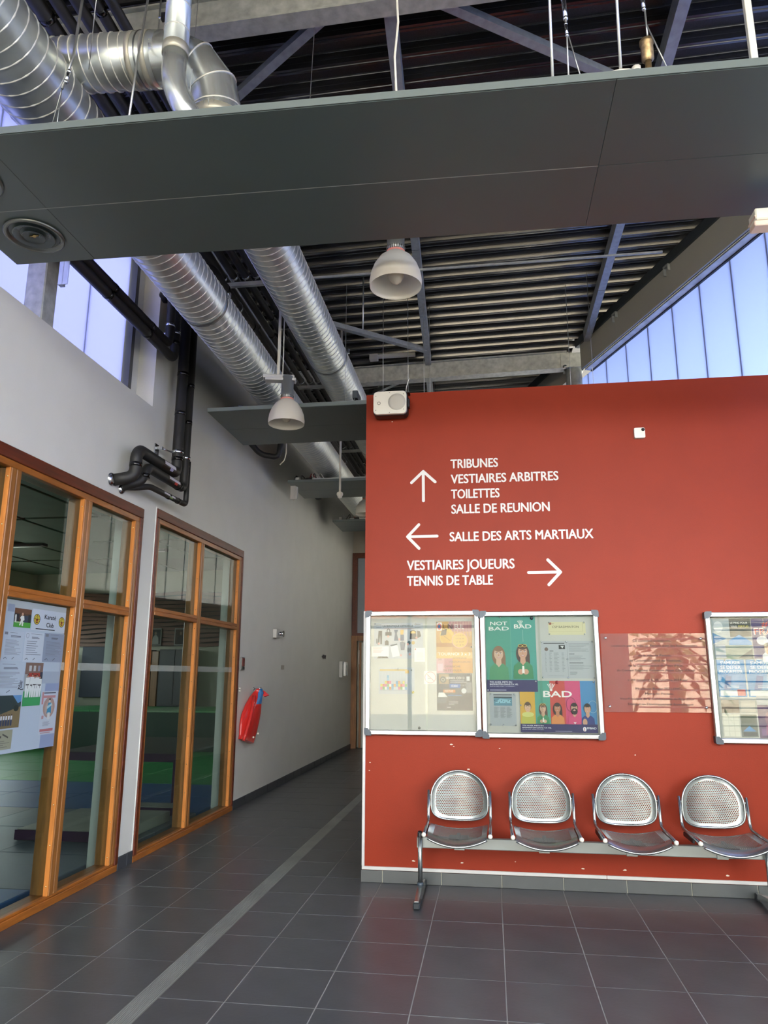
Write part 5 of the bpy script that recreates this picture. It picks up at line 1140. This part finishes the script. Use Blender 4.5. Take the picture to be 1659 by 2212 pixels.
for k in range(4):
    cx = -.257+.593*k
    seat_back(cx); seat_pan(cx)
    for d in (-1, 1):
        x = cx+d*.226; mb = MB()
        mb.tube(bend([(x, 5.735, .695), (x, 5.700, .490), (x-d*.004, 5.26, .478)], .05, 8), .0105, 14); fr = obj('side_tube', mb, rim_m, bn)
        mb = MB(); mb.ball((x-d*.004, 5.255, .478), .0155, 14); obj('end_ball', mb, white_pl, fr)
        mb = MB(); mb.bbox(x-.010 if d > 0 else x-.006, 5.42, .445, x+.006 if d > 0 else x+.010, 5.66, .472, .002); obj('side_clip', mb, black_pl, fr)
        for z in (.60, .66):
            mb = MB(); mb.tube([(x, 5.722+.06*(z-.5), z), (cx+d*.203, 5.722+.06*(z-.5), z)], .006, 8); obj('back_pin', mb, rim_m, fr)
    mb = MB(); mb.bbox(cx-.037, 5.603, .312, cx+.037, 5.665, .400, .002); obj('beam_clamp', mb, alu_paint, bn)

# ============================================================ THINGS ON THE LEFT WALL
jk = thing('jacket', (-2.95, 9.2, 1.36), 'red vinyl jacket with a blue shoulder hanging on the grey left wall', 'jacket')
secs = [(.735, -2.985, 8.70, -2.965, 9.13), (.83, -2.985, 8.72, -2.930, 9.15), (.95, -2.985, 8.72, -2.900, 9.15), (1.06, -2.985, 8.77, -2.885, 9.15), (1.17, -2.985, 8.90, -2.880, 9.15),
        (1.25, -2.975, 9.01, -2.866, 9.15), (1.30, -2.965, 9.08, -2.843, 9.16), (1.355, -2.925, 9.13, -2.87, 9.17)]
mb = MB(); n = 40
for si, (z, xl, yl, xr, yr) in enumerate(secs):
    L, Q = Vector((xl, yl, 0)), Vector((xr, yr, 0)); c = (L+Q)/2; A = (Q-L)/2; B = Vector((A.y, -A.x, 0)).normalized()*(.065 if si < 6 else .035)
    for i in range(n):
        a = 2*math.pi*i/n; f = 1+.07*math.sin(a*5+z*5)+.03*math.sin(a*9-z*8); p = c+A*math.cos(a)+B*math.sin(a)*f
        slope = (-.045*math.cos(a)) if si == 0 else 0
        mb.v.append((max(p.x, -2.994), p.y, z+slope))
for si in range(len(secs)-1):
    for i in range(n):
        q = (si*n+i, si*n+(i+1) % n, (si+1)*n+(i+1) % n, (si+1)*n+i); a = (i+.5)/n*360
        mb.f.append(q); mb.sm.append(True); mb.mi.append(1 if si >= 4 and (a > 282 or a < 95) else 0)
mb.f.append(tuple(range(n))); mb.mi.append(0); mb.sm.append(False); mb.f.append(tuple(reversed([(len(secs)-1)*n+i for i in range(n)]))); mb.mi.append(1); mb.sm.append(False)
redv = mat('red_vinyl', 'cf2f2a', .32, spec=.6, bump=.25, bscale=14); bluev = mat('blue_vinyl', '3b78b4', .4, bump=.2, bscale=14)
obj('body', mb, [redv, bluev], jk)
JS = .04
mb = MB(); mb.add([(a_-JS, b_, c_) for a_, b_, c_ in [(-2.87, 9.15, 1.345), (-2.80, 9.18, 1.325), (-2.745, 9.2, 1.275), (-2.79, 9.14, 1.26), (-2.84, 9.12, 1.285), (-2.87, 9.19, 1.335), (-2.80, 9.22, 1.315), (-2.748, 9.225, 1.27), (-2.79, 9.18, 1.25), (-2.84, 9.16, 1.275)]],
    [(0, 1, 2, 3, 4), (9, 8, 7, 6, 5), (0, 5, 6, 1), (1, 6, 7, 2), (2, 7, 8, 3), (3, 8, 9, 4), (4, 9, 5, 0)]); obj('collar', mb, redv, jk, label='red collar flap')
mb = MB(); mb.tube(bend([(-2.90, 8.95, 1.27), (-2.885, 8.84, 1.08), (-2.905, 8.76, .9), (-2.925, 8.70, .76)], .1, 6), .02, 10); obj('front_fold', mb, redv, jk)
for (y, z, x) in ((8.93, .785, -2.872), (9.05, .82, -2.853)):
    mb = MB(); mb.ball((x, y-.03, z), .013, 10); obj('snap', mb, white_pl, jk)
mb = MB(); mb.tube([(-2.998, 9.22, 1.35), (-2.93, 9.22, 1.345), (-2.90, 9.22, 1.37)], .008, 8); mb.lathe([(.02, .006), (.022, 0)], (0, 0, 0), 12, T=lambda a, b, c: (-2.997+c, 9.22+a, 1.35+b)); obj('coat_hook', mb, chrome, label='small hook holding the red jacket on the left wall', cat='hook', origin=(-2.99, 9.22, 1.35))
t = thing('wall_switch', (-2.99, 8.73, 1.65), 'narrow red and steel switch panel beside the second wooden window', 'switch')
mb = MB(); mb.bbox(-2.998, 8.67, 1.58, -2.982, 8.79, 1.735, .002); obj('plate', mb, alu, t)
mb = MB(); mb.bbox(-2.984, 8.69, 1.625, -2.978, 8.775, 1.72, .001); obj('red_field', mb, mat('dark_red_plastic', '6e2a26', .3), t)
mb = MB(); mb.bbox(-2.984, 8.69, 1.59, -2.978, 8.775, 1.618, .001); obj('slot', mb, black_pl, t)
t = thing('wall_spotlight', (-2.95, 10.1, 2.09), 'small white square fitting with a chrome head on the grey wall', 'light')
mb = MB(); mb.bbox(-2.998, 9.98, 2.03, -2.945, 10.16, 2.15, .004); obj('box', mb, white_metal, t)
mb = MB(); mb.tube([(-2.945, 10.1, 2.09), (-2.91, 10.1, 2.09)], .03, 14); mb.tube([(-2.91, 10.1, 2.09), (-2.875, 10.1, 2.09)], [.03, .045], 14); obj('head', mb, chrome, t)
t = thing('sockets', (-2.99, 8.57, 1.35), 'pair of tiny white pegs left of the red jacket', 'peg')
for z in (1.335, 1.365):
    mb = MB(); mb.tube([(-2.998, 8.66, z), (-2.975, 8.66, z)], .011, 10); obj('peg', mb, white_pl, t)
t = thing('dispenser', (-2.95, 14.85, 1.63), 'upright white and chrome dispenser on the grey wall near the corridor end', 'dispenser')
mb = MB(); mb.bbox(-2.998, 14.6, 1.47, -2.93, 14.78, 1.79, .006); obj('case', mb, white_metal, t)
mb = MB(); mb.bbox(-2.93, 14.66, 1.50, -2.86, 14.80, 1.78, .012); obj('front_cover', mb, chrome, t)
mb = MB(); mb.poly([(-2.9975, 13.05+.35*u, 1.845+.045*v) for u, v in ((0, 0), (.35, .9), (.5, .6), (1, .7), (.9, -.9), (.5, -.6), (.3, -1))]); obj('wall_sticker', mb, pm('4b403e'), label='small dark torn sticker on the grey wall', cat='sticker', origin=(-2.99, 13.2, 1.85))
mb = MB(); mb.box(-2.9985, 10.45, 1.60, -2.9965, 10.60, 1.66); obj('wall_plate', mb, mat('beige_plate', '9d9890', .6), label='tiny beige square plate on the grey wall below the spotlight', cat='plate', origin=(-2.99, 10.5, 1.63))

# ============================================================ NOTICES BEHIND THE FIRST WINDOW (on the glass)
XP = -3.0275
S = Sheet('poster_board', 'large pale blue sheet full of karate notices on the first window', 'notice board', 'x', XP, 4.215, 4.965, 1.045, 2.0, 'b4c6d8')
bd = S.t
def k_(y, z): return ((y-4.215)/.75, (2.0-z)/.955)
def rect(y0, z1, y1, z0, c): a = k_(y0, z1); b = k_(y1, z0); S.r(a[0], a[1], b[0], b[1], c)
S.r(.0, .0, 1, .05, 'b3c0c6').r(.975, .05, 1, 1, 'a6b9cb').r(.13, .03, .22, .08, '93a3ba').r(.62, .04, .67, .07, '93a3ba'); rect(4.22, 1.55, 4.96, 1.47, 'a3b4c6'); rect(4.80, 1.47, 4.965, 1.045, '8fa2c6')
S.done()
S = Sheet('photograph', 'photo of a karate fighter on green mats, top left of the karate board', 'photo', 'x', XP+.0012, 4.385, 4.563, 1.829, 1.951, '5a4436')
S.r(0, .0, 1, .25, '6e503e').r(.0, .3, .3, .75, '2c3038').r(.55, .35, .82, .8, '3d4a5c').r(.82, .3, 1, .75, '2c3438').r(0, .72, 1, 1, '4fa346').r(.1, .70, .6, .78, '9ac090')
S.e(.47, .30, .06, .08, 'c9a58c').p([(.40, .38), (.56, .38), (.60, .6), (.52, .65), (.55, .92), (.47, .92), (.45, .68), (.38, .92), (.32, .88), (.40, .6), (.34, .5)], 'dfe6e4').e(.08, .45, .05, .12, 'd5dcdc').r(.04, .5, .13, .75, 'd5dcdc'); S.done()
S = Sheet('notice', 'white title strip Karaté Club between two round yellow emblems', 'notice', 'x', XP+.0012, 4.575, 4.968, 1.820, 1.962, 'c3d2e2')
for u in (.14, .88):
    S.e(u, .48, .093, .255, '23242a').e(u, .48, .08, .225, 'd9c84e').e(u, .48, .055, .19, '23242a').e(u, .48, .047, .17, 'd9c84e').e(u, .52, .03, .07, 'a8483a').r(u-.09, .46, u+.09, .48, '23242a').r(u-.006, .32, u+.006, .62, '23242a').r(u-.035, .60, u+.035, .64, '8a3a30')
S.t_('Karaté', .52, .42, .22, '26262b', .34, 'c', .012).t_('Club', .53, .80, .22, '26262b', .22, 'c', .012); S.lines(.12, .90, .80, .95, 1, '35353b', .8, 5); S.done()
def doc(y0, z1, y1, z0, paper, label, seed, head=True):
    S = Sheet('certificate', label, 'notice', 'x', XP+.0012, y0, y1, z0, z1, paper)
    S.ring(.13, .12, .07, .09, .012, '6a7078') if seed == 2 else S.r(.05, .04, .2, .13, '7b828c')
    S.lines(.3, .05, .9, .07, 1, '6a7078', .5, seed); S.lines(.35, .15, .85, .22, 2, '3f444c', .5, seed+1) if head else None
    S.lines(.12, .30, .92, .82, 7 if seed == 2 else 13, '747b86', .25, seed+2); S.line(.1, .93, .2, .88, .02, '4b5058').line(.2, .88, .26, .94, .015, '4b5058').line(.5, .94, .6, .87, .02, '4b5058'); S.done()
doc(4.30, 1.80, 4.508, 1.612, 'b9c9da', 'left typed certificate on the karate board', 1)
doc(4.520, 1.803, 4.733, 1.610, 'c0cfdf', 'middle certificate with an oval stamp on the karate board', 2)
doc(4.737, 1.808, 4.976, 1.612, '8f9fb6', 'right darker certificate on the karate board', 3)  # paper tone darker than the two sheets beside it
doc(4.222, 1.600, 4.55, 1.402, 'b6c7d8', 'wide white diploma with a large ink character, middle of karate board', 4)
S = Sheet('ink_character', 'black brush-painted Japanese character at the corner of the diploma', 'lettering', 'x', XP+.003, 4.50, 4.553, 1.425, 1.487, 'b6c7d8')
for a in ((.30,.0,.42,.12,.07),(.68,.0,.58,.14,.06),(.22,.20,.86,.16,.07),(.36,.28,.36,.72,.08),(.72,.26,.72,.72,.08),(.36,.30,.72,.28,.06),(.36,.44,.72,.43,.05),(.36,.57,.72,.56,.05),(.36,.71,.72,.70,.06),(.06,.30,.16,.38,.08),(.02,.50,.22,.52,.07),(.20,.52,.10,.78,.07),(.0,.86,.2,.80,.08),(.2,.80,.6,.95,.08),(.6,.95,1.0,.88,.09)): S.line(*a, '1c1f26')
S.done()
S = Sheet('photograph', 'tall photo of karate people in white lined up on a green floor', 'photo', 'x', XP+.0012, 4.563, 4.757, 1.323, 1.603, 'a9b5ba')
S.r(0, 0, 1, .27, '7d6a62').r(.2, .07, .34, .2, 'b3bcc0').r(.45, .07, .58, .2, 'b3bcc0').r(.7, .07, .82, .2, '8a92a6').r(.2, .24, .85, .33, 'a3443c').r(.85, .22, 1, .5, '3a4454').r(.0, .27, .2, .6, '9aa6aa').r(0, .66, 1, 1, '3f9c62').r(.3, .55, 1, .66, 'a9c4b8')
for i, (u, hh) in enumerate(((.18, .3), (.42, .28), (.68, .30), (.85, .33), (.55, .32))):
    S.e(u, hh, .05, .03, '4a3a34').e(u, hh+.02, .04, .025, 'b98d78').p([(u-.11, hh+.05), (u+.11, hh+.05), (u+.13, .58), (u+.08, .80), (u+.01, .80), (u, .62), (u-.02, .80), (u-.09, .80), (u-.12, .58)], 'd9e4e6').r(u-.09, .50+.01*(i % 2), u+.09, .525+.01*(i % 2), '22262e').line(u-.01, .51, u+.04, .60, .012, '22262e')
S.done()
S = Sheet('photograph', 'photo of karate students in a row below a dark mountain', 'photo', 'x', XP+.0024, 4.222, 4.548, 1.192, 1.394, '3a4b4e')
S.p([(.72, 0), (1, 0), (1, .2), (.9, .25)], '5f94c8').p([(0, .1), (.3, .05), (.6, .0), (.72, 0), (.85, .28), (.7, .5), (0, .6)], '334447').p([(0, .7), (1, .35), (1, 1), (0, 1)], '7d7256').e(.86, .4, .08, .1, '2d3a38')
for i in range(10): u = .05+.075*i; S.e(u, .60, .018, .03, '5a4a40').r(u-.025, .62, u+.025, .80, 'd3dae2').r(u-.025, .74, u+.025, .92, '3d4c68')
S.done()
S = Sheet('note', 'tan handwritten sheet under the mountain photo', 'note', 'x', XP+.0012, 4.30, 4.495, 1.062, 1.180, '9a9f8c'); S.line(.2, .25, .45, .35, .1, '4a4c48').line(.5, .2, .8, .4, .08, '4a4c48'); S.lines(.1, .55, .9, .95, 4, '74776c', .3, 8); S.done()
S = Sheet('poster', 'narrow pale red poster with a blue robed figure on the karate board', 'poster', 'x', XP+.0012, 4.775, 4.966, 1.125, 1.412, 'bccbdb')
S.r(.14, .03, .86, .055, '3f4654').r(.06, .1, .86, .16, 'b98a90').e(.5, .38, .36, .24, 'a9938c').e(.5, .40, .24, .18, 'b5a59b').e(.52, .20, .06, .03, '3c3a40').e(.52, .235, .05, .03, 'cfd3d2').p([(.44, .27), (.62, .27), (.66, .52), (.38, .52)], '3d8cb0').p([(.36, .36), (.66, .28), (.68, .33), (.38, .42)], 'a9cdd8').r(.44, .5, .60, .66, 'd0d8da').r(.1, .56, .22, .64, 'b58f92'); S.r(.02, .02, .12, .3, 'b98a90'); S.lines(.2, .71, .8, .82, 5, '737b8a', .3, 4); S.r(.06, .87, .86, .93, 'b5757a').r(.1, .95, .7, .97, 'b58f92'); S.done()

# ============================================================ SPORTS HALL BEHIND THE WINDOWS
wo_ = thing('wall_far', (-7, 16.5, 0), kind='structure')
hall_white = mat('hall_white_wall', 'b9b7a8', .7); 
mb = MB(); mb.box(-11.0, 16.5, 0, -3.25, 16.7, 3.95); obj('plaster', mb, hall_white, wo_)
wo_ = thing('wall_outer', (-11.1, 8, 0), kind='structure')
mb = MB(); mb.box(-11.2, -1, 0, -11.0, 16.7, 1.9); mb.box(-11.2, -1, 2.9, -11.0, 16.7, 3.95)
for y in (-1, 1.5, 4, 6.5, 9, 11.5, 14, 16.2): mb.box(-11.2, y, 1.9, -11.0, y+1.2, 2.9)
obj('plaster', mb, hall_white, wo_)
wo_ = thing('wall_near', (-7, -1.1, 0), kind='structure')
mb = MB(); mb.box(-11.2, -1.2, 0, -3.25, -1, 3.95); obj('plaster', mb, hall_white, wo_)
c2 = thing('ceiling', (-7, 8, 3.95), kind='structure')
mb = MB(); mb.box(-11.2, -1.2, 3.95, -3.25, 16.7, 4.0); obj('slab', mb, mat('hall_dark_ceiling', '2f4238', .6, spec=.6), c2)
gm = mat('acoustic_green', '3a5546', .6, noise=.12, nscale=3)
for i in range(6):
    for j in range(8):
        mb = MB(); z = 3.90-.012*((i*3+j*5) % 4); x = -10.9+1.26*i; y = .2+2.0*j
        mb.bbox(x, y, z, x+1.22, y+1.94, z+.03, .004); obj('acoustic_board', mb, gm if (i+j) % 5 else MATS['hall_dark_ceiling'], c2)
for i, (x, y) in enumerate(((-5.6, 6.6), (-7.6, 9.2), (-5.2, 10.6), (-6.4, 13.0), (-8.4, 12.2), (-4.6, 8.8))):
    t = thing('ceiling_light', (x, y, 3.86), ['unlit light near the first window, on the dark green hall ceiling', 'unlit light in the middle of the dark green hall ceiling', 'unlit light right of centre on the dark green hall ceiling',
         'unlit light far down the dark green hall ceiling', 'unlit light at the far left of the hall ceiling', 'unlit light behind the second window on the hall ceiling'][i], 'light')
    mb = MB(); mb.bbox(x-.35, y-.08, 3.82, x+.35, y+.08, 3.872, .004); obj('housing', mb, mat('unlit_fitting', '20272a', .5), t)
    mb = MB(); mb.bbox(x-.30, y-.05, 3.812, x+.30, y+.05, 3.82, .002); obj('louvre', mb, mat('louvre_grey', '5a6266', .3, metal=.6), t)
mf = thing('mat_flooring', (-7, 8, 0), 'blue, grey and green padded floor of the sports hall behind the wooden windows', 'mat flooring')
for i in range(8):
    for j in range(16):
        x = -10.96+.962*i; y = .2+1.0*j
        c = 'blue' if j < 5 else ('grey' if j < 8 else ('blue' if j < 10 else 'green'))
        m = mat('mat_'+c, {'blue': '2b5a8c', 'grey': '5a6670', 'green': '2f8a4c'}[c], .45, noise=.05, nscale=4)
        if i == 0 and j == 0: mm = MB(); mm.bbox(0, 0, 0, .962, .994, .04, .006); MATP = {}
        # mat mesh is about its own corner; its parent stands at (-7, 8)
        if c not in MATP:
            o = obj('mat', mm, m, None); o.parent = mf; MATP[c] = o; o.location = (x+7, y-8, 0)
        else: dup_part(MATP[c], mf, (x+7, y-8, 0))
# wooden slat wall, pads, cabinets, portraits
sl = thing('slat_cladding', (-7, 16.45, 2.17), 'wavy dark wood slat cladding high on the far hall wall', 'cladding')
mb = MB(); mb.box(-11, 16.46, 2.17, -3.3, 16.495, 3.42); obj('backing', mb, mat('slat_backing', '1e1715', .8), sl)  # dark backing board behind the slats
for k in range(13):
    z = 2.18+.097*k; mb = MB(); vs = []; N = 36
    for i in range(N+1):
        x = -11+7.7*i/N; w_ = .022*math.sin(x*2.1+k*.35)+.012*math.sin(x*5+k); vs += [(x, 16.43, z+w_), (x, 16.43, z+.074+w_), (x, 16.46, z+w_), (x, 16.46, z+.074+w_)]
    fs = []
    for i in range(N): a = 4*i; b = a+4; fs += [(a, b, b+1, a+1), (a+2, a, a+1, a+3), (a, a+2, b+2, b), (a+1, b+1, b+3, a+3)]
    mb.add(vs, fs); obj('slat', mb, mat('slat_wood', '6b4130', .45, noise=.2, nscale=5, stretch=(.5, 4, 4)), sl)
mb = MB(); mb.bbox(-9.55, 16.35, 1.0, -8.3, 16.48, 2.16, .01); obj('wall_pad', mb, mat('navy_pad', '1f2c45', .5), label='wide dark blue wall pad on the far hall wall', cat='wall pad', origin=(-9, 16.4, 1))
for i, (xa, xb, l) in enumerate(((-7.95, -7.75, 'dark cabinet left of the wooden door leaf in the hall'), (-7.45, -6.70, 'broad dark cabinet under the portraits in the hall'), (-10.9, -10.0, 'dark cabinet at the far left of the hall'))):
    t = thing('cabinet', ((xa+xb)/2, 16.2, 1.0), l, 'cabinet')
    mb = MB(); mb.bbox(xa, 16.0, .82, xb, 16.48, 2.08, .006); obj('body', mb, mat('cabinet_dark', '1d232d', .4), t)
    mb = MB(); mb.bbox(xa+.02, 15.985, .86, (xa+xb)/2-.005, 16.0, 2.05, .003); obj('door', mb, MATS['cabinet_dark'], t)
    mb = MB(); mb.bbox((xa+xb)/2+.005, 15.985, .86, xb-.02, 16.0, 2.05, .003); obj('door', mb, MATS['cabinet_dark'], t)
mb = MB(); mb.bbox(-7.66, 16.05, .82, -7.50, 16.12, 2.04, .006); obj('door_leaf', mb, wood_m, label='narrow orange wooden leaf between two dark cabinets in the hall', cat='door', origin=(-7.6, 16.1, .8))
for i, (xa, xb, l) in enumerate(((-7.90, -7.62, 'framed portrait of a seated man in white in the hall'), (-7.30, -6.98, 'framed portrait of a man in a dark suit in the hall'))):
    t = thing('portrait', ((xa+xb)/2, 16.42, 2.2), l, 'picture')
    mb = MB(); mb.bbox(xa, 16.39, 2.18, xb, 16.43, 2.58, .006); obj('frame', mb, mat('portrait_frame', ['8f9290', '5a3a28'][i], .5), t)
    mb = MB(); mb.box(xa+.025, 16.385, 2.21, xb-.025, 16.39, 2.55); obj('picture', mb, pm(['23282a', '4a3a34'][i]), t)
    c = (xa+xb)/2; mb = MB(); 
    mb.poly([(c+.028*math.cos(a*.6283), 16.3835, 2.46+.038*math.sin(a*.6283)) for a in range(10)], 0); mb.poly([(c-.08, 16.384, 2.22), (c+.08, 16.384, 2.22), (c+.07, 16.384, 2.36), (c+.025, 16.384, 2.42), (c-.025, 16.384, 2.42), (c-.07, 16.384, 2.36)], 1)
    obj('figure', mb, [pm('b79a86'), pm(['c8cbc8', '22262e'][i])], t)
st = thing('mat_stage', (-7, 15.5, 0), 'low raised platform of green mats along the far hall wall', 'platform')
mb = MB(); mb.box(-10.95, 14.3, .045, -3.3, 16.48, .78); obj('base', mb, mat('stage_face', '274036', .7), st)
for i in range(8):
    mb = MB(); x = -10.95+.956*i; mb.bbox(x+.004, 14.3, .78, x+.95, 16.3, .82, .006); obj('top_mat', mb, mat('pale_green_mat', '7f9c7c', .5) if i % 3 == 1 else MATS['mat_green'], st)
bench_w = mat('plum_edge', '3e2440', .4)
t = thing('low_table', (-4.4, 8.9, 0), 'low grey topped table with a dark plum edge behind the second window', 'table')
mb = MB(); mb.bbox(-5.05, 8.3, .62, -3.55, 10.4, .645, .003); obj('top', mb, mat('table_grey', '4b4f4c', .35), t)
mb = MB(); mb.bbox(-5.05, 8.28, .55, -3.55, 8.30, .64, .002); obj('edge', mb, bench_w, t)
for (x, y) in ((-5.0, 8.35), (-3.6, 8.35), (-5.0, 10.35), (-3.6, 10.35)):
    mb = MB(); mb.bbox(x-.025, y-.025, .04, x+.025, y+.025, .62, .003); obj('leg', mb, bench_w, t)
t = thing('floor_step', (-4.0, 6.9, 0), 'pale step with a plum front edge just inside the second window', 'step')
mb = MB(); mb.bbox(-4.35, 6.62, .042, -3.35, 7.7, .14, .004); obj('tread', mb, mat('step_pale', '8b8d83', .5, noise=.15, nscale=5), t)
mb = MB(); mb.bbox(-4.36, 6.60, .05, -3.35, 6.62, .135, .002); obj('front_edge', mb, bench_w, t)
t = thing('floor_step', (-3.9, 8.3, 0), 'thin dark step with a pale top in the right bay of the second window', 'step')
mb = MB(); mb.bbox(-4.1, 7.95, .042, -3.45, 8.2, .12, .004); obj('tread', mb, bench_w, t)
mb = MB(); mb.bbox(-4.1, 7.95, .12, -3.45, 8.2, .13, .002); obj('top', mb, MATS['step_pale'], t)
